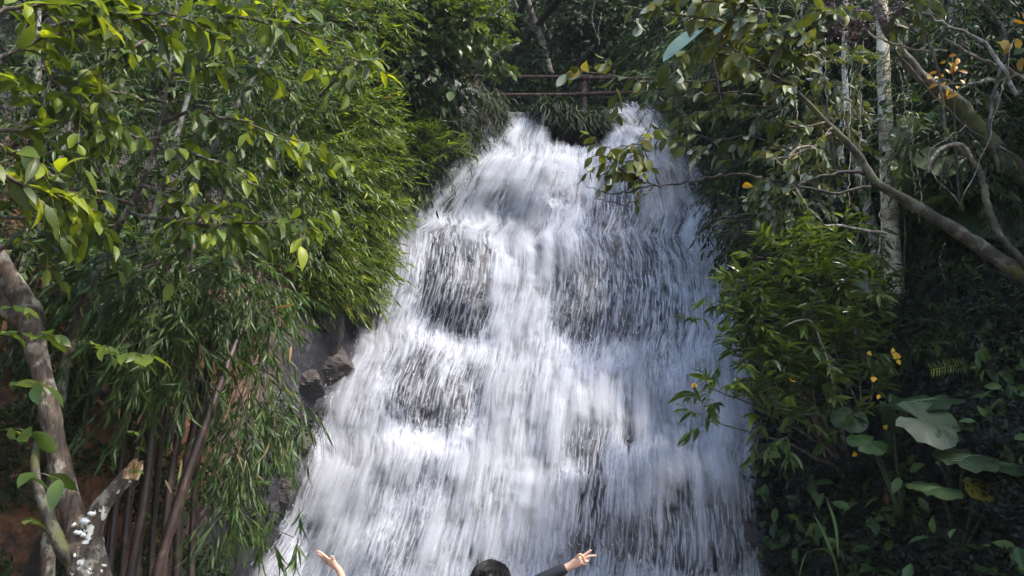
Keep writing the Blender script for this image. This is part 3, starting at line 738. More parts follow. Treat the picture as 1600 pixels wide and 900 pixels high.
for (pts, nl, ll) in BR:
    q = pl.limb('branch', [P(*p_) for p_ in pts], [.018, .012, .005], 'twig', 16, 6, .1, jit=.012)
    ti = np.linspace(3, 15, nl).astype(int); T = norm(np.gradient(q, axis=0))[ti]
    side = norm(np.cross(T, UP)); sg = np.where(np.arange(nl) % 2, 1, -1)[:, None]
    D = T*.8+side*sg*.55-UP*rng.uniform(-.25, .55, (nl, 1))+rng.normal(0, .25, (nl, 3))
    parts.append((q[ti], D, UP*.9+rng.normal(0, .4, (nl, 3)), 1.3*ll*rng.uniform(.6, 1.15, nl)))
    # short side twigs
    m_ = nl//2+1; ti = rng.integers(4, 15, m_)
    s_ = sprays(rng, q[ti], norm(np.gradient(q, axis=0))[ti]*.6+rng.normal(0, .6, (m_, 3))-UP*.15, 5, .34, ll*1.05, .3, 1., .45, .9); parts.append(s_[:4])
    g = Geo(); g.add(*twig_geo(s_[4], .004)); pl.geo('twigs', g, 'twig', kind='stuff')
pl.leaves(mat_meshes('slim', 'yellow_leaf', 10, 3), 'yellow_leaf', *cat_(*parts), 300)

# --- darker leafy shrub layers behind it
lobes_plant('leafy_bush', 'dull green small-leaved bush in the shade behind the yellow-green leaves, upper left', 'bush',
    [(100, 230, 7.0, .9, .6, 1.1, 130), (300, 130, 7.2, 1.1, .6, 1.0, 200), (420, 260, 7.8, .8, .7, .9, 190), (250, 300, 7.4, 1.0, .6, .9, 170), (60, 60, 6.8, 1.0, .6, .9, 120), (430, 60, 7.4, .9, .6, .8, 170), (330, 390, 7.8, .7, .5, .5, 80)],
    'grey_leaf', 'slim', LONG2, .125, 9, .38, .25, .4, 300, seed=21, root=(-4.3, 7.2, 1.2), trunkr=.045)
lobes_plant('leafy_bush', 'dark bush hanging over the left margin, half way up, behind the pale limb', 'bush',
    [(30, 440, 6.9, .8, .5, .7, 90), (130, 480, 7.1, .8, .5, .5, 90), (90, 350, 7.2, .8, .5, .6, 90)],
    'bamboo_dark', 'broad', BROAD1, .11, 8, .35, .3, .5, 200, seed=22, root=(-4.4, 6.8, 0.8), trunkr=.035)

# --- bamboo
def bamboo(label, culms, lobes, mat, seed, ll, limit=300, culmmat='culm', nl=9, tl=.45, group='bamboo clumps on the left bank', down=.45, kind='lance', ldroop=.7, droop=.4, tpl=None, flat=.3, shell=.35, out=.55, fwd=.15, bias=None):
    rng = np.random.default_rng(seed)
    base = P(*culms[0][0]) if culms else P(*lobes[0][:3])-UP*1.5
    pl = Plant('bamboo_clump', base, label, 'bamboo', group)
    for (pts, r) in [(c[:-1], c[-1]) for c in culms]:
        q = spline([P(*p_) for p_ in pts], 40); Lq = np.concatenate([[0], np.cumsum(np.linalg.norm(np.diff(q, axis=0), axis=1))])
        n = int(Lq[-1]/.07)+4; tt = np.linspace(0, Lq[-1], n); q2 = np.stack([np.interp(tt, Lq, q[:, k]) for k in range(3)], -1)
        node = (np.arange(n) % 5 == 0); rr = r*np.linspace(1, .75, n)*np.where(node, 1.16, 1)
        V, F = tube(q2, rr, 9); pl.part('culm', V, F, culmmat)
    parts = []; tws = []
    for l in lobes:
        c = P(*l[:3]); B, O = ell(rng, c, l[3:6], l[6], shell)
        D = O*out+np.array([0, -fwd, -down])+rng.normal(0, .35, B.shape)
        if bias is not None: D = D+np.asarray(bias)
        q = sprays(rng, B, D, nl, tl, ll, droop, .75, ldroop, flat, .35, .2); parts.append(q[:4]); tws.append(q[4])
    pl.leaves(mat_meshes(kind, mat, 6, seed), mat, *cat_(*parts), limit, tpl or LANCE1)
    g = Geo(); g.add(*twig_geo(np.concatenate(tws), .003)); pl.geo('twigs', g, 'twig', kind='stuff')
    return pl
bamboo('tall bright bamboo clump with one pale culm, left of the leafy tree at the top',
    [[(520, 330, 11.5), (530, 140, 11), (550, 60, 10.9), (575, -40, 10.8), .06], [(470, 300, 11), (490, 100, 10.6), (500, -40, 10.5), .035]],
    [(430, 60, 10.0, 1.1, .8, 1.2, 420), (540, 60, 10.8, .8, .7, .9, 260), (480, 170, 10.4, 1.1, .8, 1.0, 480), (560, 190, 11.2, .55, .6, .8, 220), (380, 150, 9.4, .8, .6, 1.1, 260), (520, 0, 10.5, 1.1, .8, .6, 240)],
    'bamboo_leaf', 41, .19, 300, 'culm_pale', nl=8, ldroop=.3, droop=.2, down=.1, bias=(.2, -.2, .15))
bamboo('bamboo thicket with bright feathery foliage spilling toward the upper left edge of the waterfall',
    [[(420, 520, 10.5), (440, 380, 10.4), (470, 260, 10.3), .035], [(360, 520, 9.8), (380, 360, 9.8), (400, 200, 9.8), .035]],
    [(450, 290, 10.4, 1.2, .8, .9, 480), (560, 270, 11.3, .62, .6, .75, 300), (520, 350, 11.0, .9, .7, .7, 420), (420, 380, 10.2, 1.1, .7, .7, 360), (575, 330, 11.6, .45, .4, .4, 150), (480, 430, 10.6, .8, .5, .45, 230), (560, 415, 11.2, .35, .4, .42, 110)],
    'bamboo_leaf', 42, .17, 300, nl=9, ldroop=.35, droop=.25, down=.2, bias=(.3, -.2, .1))
bamboo('bamboo sprays with pale yellow tips reaching out over dark rock, upper left of waterfall',
    [[(560, 330, 12.0), (620, 230, 12.0), (700, 205, 11.9), .012], [(560, 330, 12.0), (600, 290, 12.0), (690, 250, 11.9), .012]],
    [(640, 215, 12.0, .45, .3, .22, 60), (665, 235, 12.0, .4, .3, .15, 50), (610, 240, 12.0, .5, .4, .4, 80), (610, 290, 12.0, .2, .3, .3, 30)],
    'bamboo_leaf', 43, .2, 300, nl=8, tl=.4, down=-.15, droop=.1, ldroop=.1, bias=(.45, 0, 0), out=.3)
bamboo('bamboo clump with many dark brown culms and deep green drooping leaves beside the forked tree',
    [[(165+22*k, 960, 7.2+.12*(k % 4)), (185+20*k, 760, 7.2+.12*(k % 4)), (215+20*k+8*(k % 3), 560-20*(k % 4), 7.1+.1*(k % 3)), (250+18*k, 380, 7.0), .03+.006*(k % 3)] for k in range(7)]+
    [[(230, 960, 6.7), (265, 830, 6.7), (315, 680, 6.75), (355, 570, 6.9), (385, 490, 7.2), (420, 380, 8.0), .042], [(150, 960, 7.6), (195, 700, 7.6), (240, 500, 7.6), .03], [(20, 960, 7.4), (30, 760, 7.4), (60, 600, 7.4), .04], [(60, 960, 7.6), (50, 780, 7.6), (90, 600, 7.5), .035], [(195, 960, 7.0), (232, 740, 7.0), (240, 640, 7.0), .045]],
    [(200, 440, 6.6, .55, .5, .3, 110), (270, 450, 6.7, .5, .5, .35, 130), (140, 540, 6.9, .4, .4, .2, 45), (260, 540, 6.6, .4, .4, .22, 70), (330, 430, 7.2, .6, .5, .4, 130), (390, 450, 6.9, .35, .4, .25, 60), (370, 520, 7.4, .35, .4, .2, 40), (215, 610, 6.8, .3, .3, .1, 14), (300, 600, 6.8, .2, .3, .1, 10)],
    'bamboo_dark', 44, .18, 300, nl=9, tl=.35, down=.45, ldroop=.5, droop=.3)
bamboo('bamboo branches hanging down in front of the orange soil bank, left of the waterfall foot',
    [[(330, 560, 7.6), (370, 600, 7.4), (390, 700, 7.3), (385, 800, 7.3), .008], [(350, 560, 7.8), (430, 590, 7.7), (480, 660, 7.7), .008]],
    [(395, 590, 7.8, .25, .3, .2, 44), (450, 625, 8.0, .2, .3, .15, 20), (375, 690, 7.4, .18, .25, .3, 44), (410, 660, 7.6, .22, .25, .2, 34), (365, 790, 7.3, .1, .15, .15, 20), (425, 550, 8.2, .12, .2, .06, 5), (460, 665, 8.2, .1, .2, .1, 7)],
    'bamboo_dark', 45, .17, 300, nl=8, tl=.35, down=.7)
bamboo('small bamboo spray with a fan of dark leaves near the raised bare arm',
    [[(380, 780, 5.9), (420, 820, 5.6), (460, 840, 5.5), .004]],
    [(466, 838, 5.5, .02, .02, .02, 2), (418, 845, 5.6, .04, .03, .03, 2), (455, 790, 5.8, .1, .05, .02, 2)],
    'bamboo_dark', 46, .17, 300, nl=6, tl=.12, down=.8, ldroop=.7, flat=0, out=.4)

# --- dark hanging shrubs left of the top of the fall
lobes_plant('trailing_shrub', 'dark shrub trailing over the rock just left of the top of the waterfall', 'shrub',
    [(640, 170, 13.6, .8, .5, .6, 260), (700, 210, 13.8, .6, .5, .55, 240), (740, 160, 14.2, .55, .5, .5, 160), (620, 270, 12.8, .4, .4, .45, 130), (670, 270, 13.2, .35, .3, .35, 100), (735, 225, 14.0, .25, .3, .3, 70)],
    'dark_leaf', 'long', LANCE1, .17, 8, .4, .5, .9, 300, seed=51, down=.9, flat=.1, root=(-1.6, 13.9, 9.6), trunkr=.04)
lobes_plant('broadleaf_tree', 'tree with glossy bright green leaves at the top, above the left end of the rails', 'tree',
    [(650, 25, 11.6, .75, .5, .35, 90), (730, 50, 11.7, .5, .5, .4, 80), (700, 0, 11.8, .8, .5, .35, 90), (775, 85, 11.7, .15, .2, .12, 14), (615, 60, 11.5, .25, .3, .15, 22), (600, 10, 11.7, .4, .4, .3, 40), (765, 30, 12.0, .3, .3, .25, 30)],
    'shrub_leaf', 'broad', BROAD1, .17, 7, .3, .2, .35, 300, seed=52, root=(-2.4, 13.2, 9.0), trunkr=.06, flat=1.0)
# --- bare twiggy bush left of fence
pl = Plant('bare_bush', P(640, 140, 14.3), 'leafless twiggy bush arching down in front of the fence rails', 'bush')
rng = np.random.default_rng(61)
for k in range(16):
    a = P(650+rng.uniform(-20, 20), 130+rng.uniform(-15, 15), 13.9); e = P(rng.uniform(700, 790), rng.uniform(150, 200), 13.6)
    mid = (a+e)/2+UP*rng.uniform(-.3, .15)+rng.normal(0, .08, 3)
    q = pl.limb('twig', [a, mid, e, e+np.array([rng.uniform(-.1, .2), 0, rng.uniform(-.1, .25)])], [.014, .008, .003], 'pale_twig', 10, 4, 0, jit=.015)

# --- grass clump hanging between the two streams
def grass(name, label, cat, spots, mat, nb, ll, seed, w=.03, drp=.9, fwd=.5):
    rng = np.random.default_rng(seed); g = Geo()
    c0 = P(spots[0][0], spots[0][1], spots[0][2])
    for (a, b, y, s) in spots:
        n = nb; B = P(a, b, y)+rng.normal(0, 1, (n, 3))*np.array([s, .15, .06])
        th = rng.uniform(0, 6.28, n); D = np.stack([np.cos(th)*.5, -np.abs(np.sin(th))*fwd-.1, rng.uniform(.2, .9, n)], -1); D = norm(D)
        L_ = ll*rng.uniform(.5, 1.2, n); t_ = np.linspace(0, 1, 6)
        path = B[:, None]+D[:, None]*L_[:, None, None]*t_[None, :, None]*.8-UP*(drp*L_[:, None]*t_[None]**1.8)[..., None]
        side = norm(np.cross(D, UP)+rng.normal(0, .3, D.shape))[:, None]; pr = (1-t_**2)[None, :, None]*w/2+.001
        V = np.stack([path-side*pr, path+side*pr], 2).reshape(-1, 3); i = (np.arange(n)*12)[:, None]+(np.arange(5)*2)[None]
        g.add(V, [np.stack([i, i+1, i+3, i+2], -1).reshape(-1, 4)])
    me = g.mesh(name, c0); o = link(name, me, M[mat]); o.location = c0; tag(o, label, cat); return o
grass('grass_clump', 'dark tuft of long grass drooping over the rock between the two streams at the top', 'grass clump',
      [(870, 185, 14.2, .2), (905, 190, 14.2, .3), (935, 195, 14.1, .2), (885, 200, 14.1, .3), (920, 205, 14.0, .25), (855, 175, 14.3, .15)], 'grass_leaf', 420, .75, 71)
grass('grass_clump', 'long dark grass hanging from the ledge left of the first stream at the top', 'grass clump',
      [(690, 150, 14.2, .4), (740, 170, 14.2, .3), (760, 190, 14.2, .2), (650, 200, 13.6, .3), (700, 230, 13.4, .3)], 'grass_leaf', 400, .8, 72)
grass('grass_clump', 'grass tuft trailing beside the right stream below the rails', 'grass clump',
      [(1085, 200, 13.9, .2), (1115, 240, 13.6, .25), (1055, 165, 14.4, .25), (1125, 290, 13.0, .2)], 'grass_leaf', 360, .7, 73)

# --- fence on the path above
pl = Plant('rail_fence', P(913, 175, 15.3), 'rustic red-brown rail fence above the head of the waterfall', 'fence')
for px_ in (913, 744, 1085, 640): pl.limb('post', [P(px_, 195, 15.3), P(px_, 122, 15.3)], [.07, .065], 'rail', 8, 9, .12)
pl.limb('rail', [P(575, 92, 15.2), P(660, 108, 15.2), P(742, 121, 15.25)], [.045, .04], 'rail', 10, 8, .15)
pl.limb('rail', [P(735, 119, 15.22), P(830, 120, 15.22), P(925, 119, 15.22)], [.042, .038], 'rail', 10, 8, .15)
pl.limb('rail', [P(900, 121, 15.2), P(1000, 122, 15.2), P(1100, 124, 15.2)], [.05, .045], 'rail', 10, 8, .15)
pl.limb('rail', [P(735, 148, 15.22), P(830, 148, 15.22), P(925, 147, 15.22)], [.04, .036], 'rail', 10, 8, .15)
pl.limb('rail', [P(900, 147, 15.2), P(1000, 144, 15.2), P(1100, 146, 15.2)], [.045, .04], 'rail', 10, 8, .15)

# --- forest behind the fence
lobes_plant('forest_shrub', 'dark bush on the path behind the rails, above the first stream', 'bush', [(850, 110, 16.2, .5, .4, .5, 120), (790, 150, 16.0, .6, .4, .4, 90), (960, 150, 16.0, .6, .4, .4, 90), (860, 165, 16.0, .6, .3, .3, 70)], 'dark_leaf', 'broad', BROAD1, .16, 8, .4, .3, .5, 60, seed=77, root=P(870, 185, 16.6), trunkr=.03, twigmat='dark_twig', shell=.2)
pl = Plant('slender_tree', P(850, 150, 17.5), 'pale leaning trunk in the dark forest above the first stream', 'tree')
pl.limb('trunk', [P(870, 160, 17.6), P(850, 75, 17.5), P(830, 20, 17.4), P(808, -60, 17.3)], [.09, .1, .08], 'grey_bark', 16, 9, .2)
pl.limb('branch', [P(845, 60, 17.5), P(815, 25, 17.2), P(795, -20, 17.0)], [.05, .03], 'grey_bark', 8, 6, .2)
rng = np.random.default_rng(80)
FB = [(620, 60, 'left behind the bright leaves'), (800, 60, 'behind the first stream and the rails'), (900, 30, 'behind the fence post'), (990, 60, 'behind the yellow-tipped branch'), (1080, 90, 'behind the right stream'), (1200, 60, 'between the rails and the pale straight trunk'),
      (1330, 40, 'behind the top of the pale straight trunk'), (1460, 60, 'behind the orange leaves'), (1570, 60, 'in the upper right corner'), (1250, 230, 'on the slope left of the pale straight trunk'), (1450, 230, 'on the slope right of the pale straight trunk'), (1570, 240, 'at the right margin, upper part'),
      (520, 0, 'above the bamboo thicket'), (200, -20, 'above the upper left leaves')]
for k, (a, b, w_) in enumerate(FB):
    y = min(float(hit(a, b)[0])-.7, 19)
    s = y/12
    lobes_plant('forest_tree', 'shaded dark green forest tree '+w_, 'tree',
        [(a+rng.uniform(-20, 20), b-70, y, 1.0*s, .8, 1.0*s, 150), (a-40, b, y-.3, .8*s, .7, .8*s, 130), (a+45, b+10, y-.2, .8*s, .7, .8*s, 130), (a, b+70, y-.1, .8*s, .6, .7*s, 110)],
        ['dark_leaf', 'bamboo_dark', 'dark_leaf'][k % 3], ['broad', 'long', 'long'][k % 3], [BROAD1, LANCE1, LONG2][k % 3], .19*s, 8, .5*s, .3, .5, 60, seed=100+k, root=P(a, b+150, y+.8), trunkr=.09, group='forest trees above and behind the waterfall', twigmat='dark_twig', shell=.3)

# added trees: crowns outside the frame shade the back hill and right bank
def canopy(label, lobes, root, seed):
    rng = np.random.default_rng(seed); root = np.array(root, float); pl = Plant('added_shade_tree', root, label, 'tree', 'added canopy trees that shade the gorge'); ps = []
    for l in lobes:
        B, O = ell(rng, l[:3], l[3:6], 260, .2); q = sprays(rng, B, O*.5+rng.normal(0, .5, B.shape), 7, .6, .3, .3, 1., .4, .8); ps.append(q[:4])
        c = np.array(l[:3]); pl.limb('trunk' if l is lobes[0] else 'branch', [root, (root*.6+c*.4)+rng.normal(0, .15, 3), c], [.13, .09, .05], 'dark_twig', 12, 8)
    g = Geo(); g.add(*scatter(BROAD1, *cat_(*ps))); pl.geo('crown', g, 'dark_leaf', kind='stuff')
canopy('added tree behind the rails, crown above the picture shading the forest hill, left', [(1.0, 15.6, 16.6, 1.8, 1.4, .8), (2.8, 15.0, 16.4, 1.7, 1.4, .8)], (-1.5, 19.5, 13.6), 1)
canopy('added tree behind the rails, crown above the picture shading the forest hill, right', [(4.6, 14.6, 16.2, 1.8, 1.6, .9), (6.6, 13.8, 15.6, 1.8, 1.6, .9), (8.6, 13.0, 15.0, 1.8, 1.6, .9)], (6.0, 16.0, 12.6), 2)
canopy('added tree on the right slope, crown outside the picture, shading the lower right bank', [(8.3, 5.6, 8.2, 1.8, 1.8, 1.2), (9.6, 6.4, 9.6, 1.8, 1.8, 1.2), (8.6, 8.2, 10.6, 1.6, 1.6, 1.2), (6.9, 4.6, 8.0, 1.7, 1.5, 1.1)], (9.0, 5.5, 2.5), 3)

rng = np.random.default_rng(404)
for (lb_, px0, px1, py0, py1, Y0, n_) in [('scatter of dry tan bamboo leaves caught in the bright thicket', 360, 620, 120, 460, 10.2, 90), ('scatter of dry tan bamboo leaves caught in the hanging lower bamboo', 180, 470, 470, 760, 6.7, 60)]:
    p_ = P(rng.uniform(px0, px1, n_), rng.uniform(py0, py1, n_), Y0+rng.uniform(-.3, .5, n_)); pl = Plant('dry_leaves', p_[0], lb_, 'leaves')
    pl.leaves(mat_meshes('lance', 'dry_leaf', 4, 9), 'dry_leaf', p_, rng.normal(0, .6, (n_, 3))-UP, rng.normal(0, 1, (n_, 3)), rng.uniform(.1, .2, n_), 300)
# ================================================================== RIGHT BANK
# --- straight pale tree
pl = Plant('pale_tree', P(1402, 540, 8.6), 'straight tree with smooth pale cream trunk, right of the waterfall', 'tree')
pl.limb('trunk', [P(1404, 560, 8.6), P(1398, 450, 8.6), P(1390, 330, 8.6), P(1384, 200, 8.6), P(1380, 90, 8.6), P(1376, -60, 8.6)], [.135, .11, .10, .085, .08, .07], 'pale_bark', 44, 16, .12)
for (a, b, r) in [(1379, 160, .03), (1388, 130, .02), (1381, 240, .018)]:
    q = P(a, b, 8.52); pl.part('knot', *tube(np.array([q+np.array([0, .05, 0]), q, q-np.array([0, .04, 0])]), [r, r*1.1, r*.4], 8), 'dark_twig')
pl.limb('branch', [P(1384, 175, 8.6), P(1360, 195, 8.5), P(1320, 200, 8.3), P(1270, 220, 8.1)], [.03, .02, .012], 'grey_bark', 14, 6, .1, jit=.01)
pl = Plant('blotched_tree', P(1380, 540, 9.0), 'white-blotched trunk standing close behind the base of the pale straight trunk', 'tree')
pl.limb('trunk', [P(1385, 560, 9.0), P(1375, 450, 9.0), P(1362, 350, 9.0), P(1335, 240, 9.1), P(1320, 120, 9.3), P(1322, -40, 9.3)], [.10, .085, .07, .055, .04, .035], 'white_bark', 40, 12, .2)
for k, (x0, x1, x2, y_, r, w_) in enumerate([(1330, 1315, 1330, 9.6, .03, 'thin blotched stem left of the pale trunk, behind the branch leaves'), (1262, 1300, 1322, 9.8, .025, 'thin leaning grey stem left of the blotched trunk'), (1500, 1512, 1520, 8.4, .09, 'thick grey upright stem near the upper right corner'), (1538, 1542, 1540, 9.0, .035, 'slim dark stem close right of the thick upright stem')]):
    pl = Plant('slender_tree', P(x2, 420, y_), w_, 'tree')
    pl.limb('trunk', [P(x2+5, 430, y_), P(x1, 220, y_), P(x0-5, 60, y_), P(x0-12, -50, y_)], [r*1.2, r, r*.9], ['white_bark', 'white_bark', 'grey_bark', 'dark_twig'][k], 26, 9, .2, jit=.006)
    if k == 2:
        g = Geo(); rng = np.random.default_rng(7)
        for q in range(26):
            a = P(1500, 5, 8.4); d = norm(np.array([rng.normal(0, .6), rng.normal(0, .4), 1.0])); e = a+d*rng.uniform(.35, .7)
            V, F = ribbons(np.array([[a, (a+e)/2+UP*.05, e-UP*.03, e-UP*.12+d*.1]]), np.array([.03]), np.array([rng.uniform(0, 3)])); g.add(V, F)
        pl.geo('epiphyte', g, 'bamboo_leaf', kind='stuff')
        g = Geo()
        for q in range(70):
            a = P(rng.uniform(1470, 1560), rng.uniform(200, 250), rng.uniform(8.2, 8.5)); L_ = rng.uniform(.3, .9)
            g.add(*ribbons(np.array([[a, a-UP*L_*.4+rng.normal(0, .02, 3), a-UP*L_*.75+rng.normal(0, .03, 3), a-UP*L_]]), np.array([.022]), np.array([rng.uniform(0, 3)])))
        pl.geo('dead_fronds', g, 'soil_root', kind='stuff')

# --- overhanging tree, its limbs and leaves
pl = Plant('overhanging_tree', P(1640, 470, 6.4), 'lichened tree leaning in from the right, its olive-leaved branches reaching over the waterfall', 'tree')
OT = lambda name, pts, rad, mat='mossy_bark', n=30, sides=12, bump=.42, jit=0.: pl.limb(name, [P(*p_) for p_ in pts], rad, mat, n*2 if n > 28 else n, sides, bump, 9., jit)
OT('trunk', [(1660, 480, 6.4), (1600, 430, 6.4), (1500, 365, 6.4), (1425, 318, 6.35), (1370, 285, 6.3), (1335, 235, 6.25), (1290, 190, 6.2), (1240, 140, 6.1), (1185, 105, 6.0)], [.075, .068, .056, .046, .038, .032, .025, .02, .015], n=50)
OT('limb', [(1680, 330, 7.0), (1600, 275, 7.0), (1540, 215, 7.0), (1490, 155, 6.95), (1440, 120, 6.9), (1400, 70, 6.8), (1375, 20, 6.7), (1360, -40, 6.6)], [.095, .09, .08, .068, .056, .045, .032], n=40)
OT('limb', [(1420, -20, 6.3), (1440, 35, 6.3), (1460, 90, 6.3), (1472, 150, 6.3), (1478, 205, 6.3), (1500, 235, 6.3), (1530, 265, 6.3), (1543, 320, 6.3), (1565, 370, 6.3), (1610, 420, 6.3)], [.009, .012, .014, .014, .018, .022, .032, .03, .03], n=46, jit=.006)
OT('branch', [(1525, 262, 6.3), (1505, 228, 6.2), (1475, 230, 6.15), (1455, 250, 6.1), (1450, 270, 6.1)], [.02, .02, .015, .01], 'pale_twig', 16, 7, .1)
OT('branch', [(1480, 80, 6.3), (1430, 78, 6.4), (1375, 60, 6.4), (1350, 45, 6.4)], [.012, .012, .01], 'pale_twig', 16, 6, .1, .01)
OT('branch', [(1600, 125, 6.4), (1570, 105, 6.4), (1530, 90, 6.3), (1475, 60, 6.3)], [.022, .016, .01], 'pale_twig', 16, 6, .1, .008)
OT('branch', [(1610, 115, 6.4), (1560, 125, 6.4), (1510, 130, 6.4), (1460, 125, 6.5)], [.012, .01, .006], 'pale_twig', 16, 6, .1, .01)
OT('branch', [(1400, 70, 6.7), (1410, 90, 6.6), (1500, 190, 6.4), (1590, 245, 6.2)], [.008, .007, .006], 'twig', 16, 5, .1, .005)
OT('branch', [(1560, 270, 6.3), (1545, 200, 6.2), (1560, 120, 6.2), (1575, 75, 6.2), (1560, 30, 6.2), (1530, 0, 6.2)], [.02, .016, .018, .02, .016], 'mossy_bark', 20, 7, .2, .008)
OT('branch', [(1590, 150, 6.0), (1540, 70, 6.0), (1480, 40, 6.0), (1440, 20, 6.0)], [.02, .015, .01], 'grey_bark', 16, 8, .2, .008)
OT('branch', [(1385, 365, 6.3), (1330, 355, 6.2), (1290, 350, 6.1), (1270, 330, 6.0), (1235, 285, 6.0)], [.014, .01, .006], 'pale_twig', 20, 6, .1, .01)
OT('branch', [(1350, 272, 6.3), (1300, 272, 6.2), (1255, 285, 6.1), (1235, 300, 6.1)], [.018, .014, .008], 'dark_twig', 16, 6, .1, .008)
OT('branch', [(1280, 230, 6.1), (1245, 232, 6.0), (1225, 258, 5.9), (1210, 248, 5.9)], [.014, .012, .006], 'pale_twig', 14, 6, .1, .005)
OT('branch', [(1510, 195, 6.2), (1450, 245, 6.1), (1500, 320, 6.1)], [.004, .004, .003], 'pale_twig', 14, 4, 0, .01)
OT('branch', [(1585, 60, 6.0), (1550, 200, 6.0), (1500, 320, 6.0)], [.004, .004, .003], 'pale_twig', 14, 4, 0, .012)
MB = [([(1360, 292, 6.25), (1290, 300, 6.1), (1225, 285, 6.0), (1190, 278, 5.9)], .011, 2, .12, 0),
      ([(1190, 277, 5.95), (1137, 272, 5.9), (1080, 284, 5.85), (1020, 289, 5.8)], .011, 0, .14, 0),
      ([(1020, 289, 5.8), (990, 275, 5.75), (965, 262, 5.7), (942, 240, 5.7)], .007, 15, .145, .5),
      ([(1018, 288, 5.8), (1000, 262, 5.75), (990, 240, 5.7), (975, 232, 5.7)], .006, 13, .14, .4),
      ([(1030, 288, 5.8), (1015, 255, 5.75), (1000, 225, 5.7), (960, 232, 5.65), (925, 245, 5.6)], .005, 12, .14, .3),
      ([(1025, 289, 5.8), (985, 298, 5.75), (950, 302, 5.7), (915, 291, 5.65)], .006, 0, .1, 0),
      ([(1025, 288, 5.8), (1000, 308, 5.75), (965, 318, 5.7), (930, 310, 5.65)], .006, 0, .1, 0),
      ([(1240, 240, 6.0), (1180, 215, 5.9), (1120, 218, 5.85), (1065, 205, 5.8), (1035, 200, 5.8)], .008, 11, .15, .4),
      ([(1160, 255, 6.0), (1120, 240, 5.9), (1085, 232, 5.85), (1040, 215, 5.8)], .007, 8, .14, .4),
      ([(1190, 110, 6.0), (1110, 125, 5.85), (1030, 132, 5.75), (980, 122, 5.7), (905, 108, 5.6)], .009, 14, .17, .5),
      ([(1190, 150, 6.0), (1140, 145, 5.9), (1090, 150, 5.85), (1010, 165, 5.8)], .008, 9, .16, .4),
      ([(1230, 170, 6.0), (1160, 165, 5.9), (1100, 175, 5.8), (1060, 182, 5.8)], .007, 14, .15, .5),
      ([(1200, 105, 6.0), (1150, 80, 5.8), (1090, 75, 5.7), (1040, 100, 5.6)], .009, 18, .18, .5),
      ([(1190, 60, 5.9), (1130, 35, 5.7), (1070, 25, 5.6), (990, 12, 5.5)], .011, 14, .19, .45),
      ([(1200, 20, 5.8), (1150, 10, 5.6), (1090, -5, 5.5), (1040, -10, 5.5)], .009, 14, .2, .45),
      ([(1250, 140, 6.1), (1230, 90, 5.8), (1210, 50, 5.6), (1180, 10, 5.5)], .010, 20, .19, .4),
      ([(1240, 130, 6.1), (1260, 80, 5.8), (1250, 40, 5.6), (1240, 0, 5.5)], .010, 18, .19, .4),
      ([(1240, 150, 6.1), (1210, 130, 5.8), (1170, 110, 5.6), (1140, 95, 5.5)], .009, 20, .18, .5),
      ([(1230, 130, 6.1), (1180, 60, 5.9), (1140, 50, 5.8), (1100, 60, 5.8)], .009, 18, .17, .5),
      ([(1300, 200, 6.2), (1270, 230, 6.0), (1230, 245, 5.9), (1190, 235, 5.8)], .008, 14, .13, .5),
      ([(1290, 190, 6.2), (1250, 200, 6.0), (1210, 190, 5.9), (1180, 180, 5.8)], .008, 16, .15, .5),
      ([(1380, 50, 6.7), (1400, 20, 6.3), (1430, 0, 6.1), (1470, 5, 6.0)], .010, 12, .2, .4),
      ([(1360, 20, 6.6), (1330, 15, 6.3), (1300, 20, 6.0), (1270, 15, 5.9)], .010, 12, .18, .4)]
rng = np.random.default_rng(19); parts = []
for (pts, r_, nl, ll, side_) in MB:
    q = pl.limb('branch', [P(*p_) for p_ in pts], [r_*1.25, r_, r_*.5], 'dark_twig' if pts[0][1] > 230 else 'twig', 18, 6, .12, jit=.009)
    if not nl: continue
    T0 = norm(np.gradient(q, axis=0))
    ti = np.linspace(3, 17, nl).astype(int); T = T0[ti]; sd = norm(np.cross(T, UP)); sg = np.where(np.arange(nl) % 2, 1, -1)[:, None]
    parts.append((q[ti], T*.6+sd*sg*.5-UP*rng.uniform(.1, 1.3, (nl, 1))+rng.normal(0, .25, (nl, 3)), UP*.4-np.array([0, .5, 0])+rng.normal(0, .5, (nl, 3)), ll*rng.uniform(.65, 1.15, nl)))
    if side_:
        m_ = max(2, nl//3); ti = rng.integers(4, 17, m_)
        s_ = sprays(rng, q[ti], T0[ti]*.5+rng.normal(0, .6, (m_, 3))-UP*.1, 6, .24, ll*.85, .3, 1., .8, .3); parts.append(s_[:4])
        g = Geo(); g.add(*twig_geo(s_[4], .004)); pl.geo('twigs', g, 'twig', kind='stuff')
pl.leaves(mat_meshes('broad', 'olive_leaf', 8, 13), 'olive_leaf', *cat_(*parts), 298)
ym = mat_meshes('broad', 'orange_leaf', 4, 14)
def few(pl, meshes, mat, spots, name='leaf', seed=3, d=(0, -.3, -1)):
    rng = np.random.default_rng(seed); n = len(spots); Pn = np.array([P(*s_[:3]) for s_ in spots])
    pl.leaves(meshes, mat, Pn, np.asarray(d)+rng.normal(0, .45, (n, 3)), np.array([0, -1, .4])+rng.normal(0, .4, (n, 3)), np.array([s_[3] for s_ in spots]), 300, name=name)
few(pl, ym, 'orange_leaf', [(1160, 290, 5.9, .12), (905, 108, 5.6, .17)], 'yellow_leaf', d=(-.6, 0, -.7))
g = Geo(); rng = np.random.default_rng(4)
for c_ in [(1340, 30, 6.3, .35, .12), (1310, 15, 6.3, .2, .1), (1390, 20, 6.3, .2, .1), (1325, 45, 6.4, .2, .08)]:
    n = 260; B = P(*c_[:3])+rng.normal(0, 1, (n, 3))*np.array([c_[3], .15, c_[4]])*.6
    g.add(*scatter(BROAD1, B, rng.normal(size=(n, 3)), rng.normal(size=(n, 3)), rng.uniform(.02, .045, n)))
pl.geo('seed_heads', g, 'purple', kind='stuff')

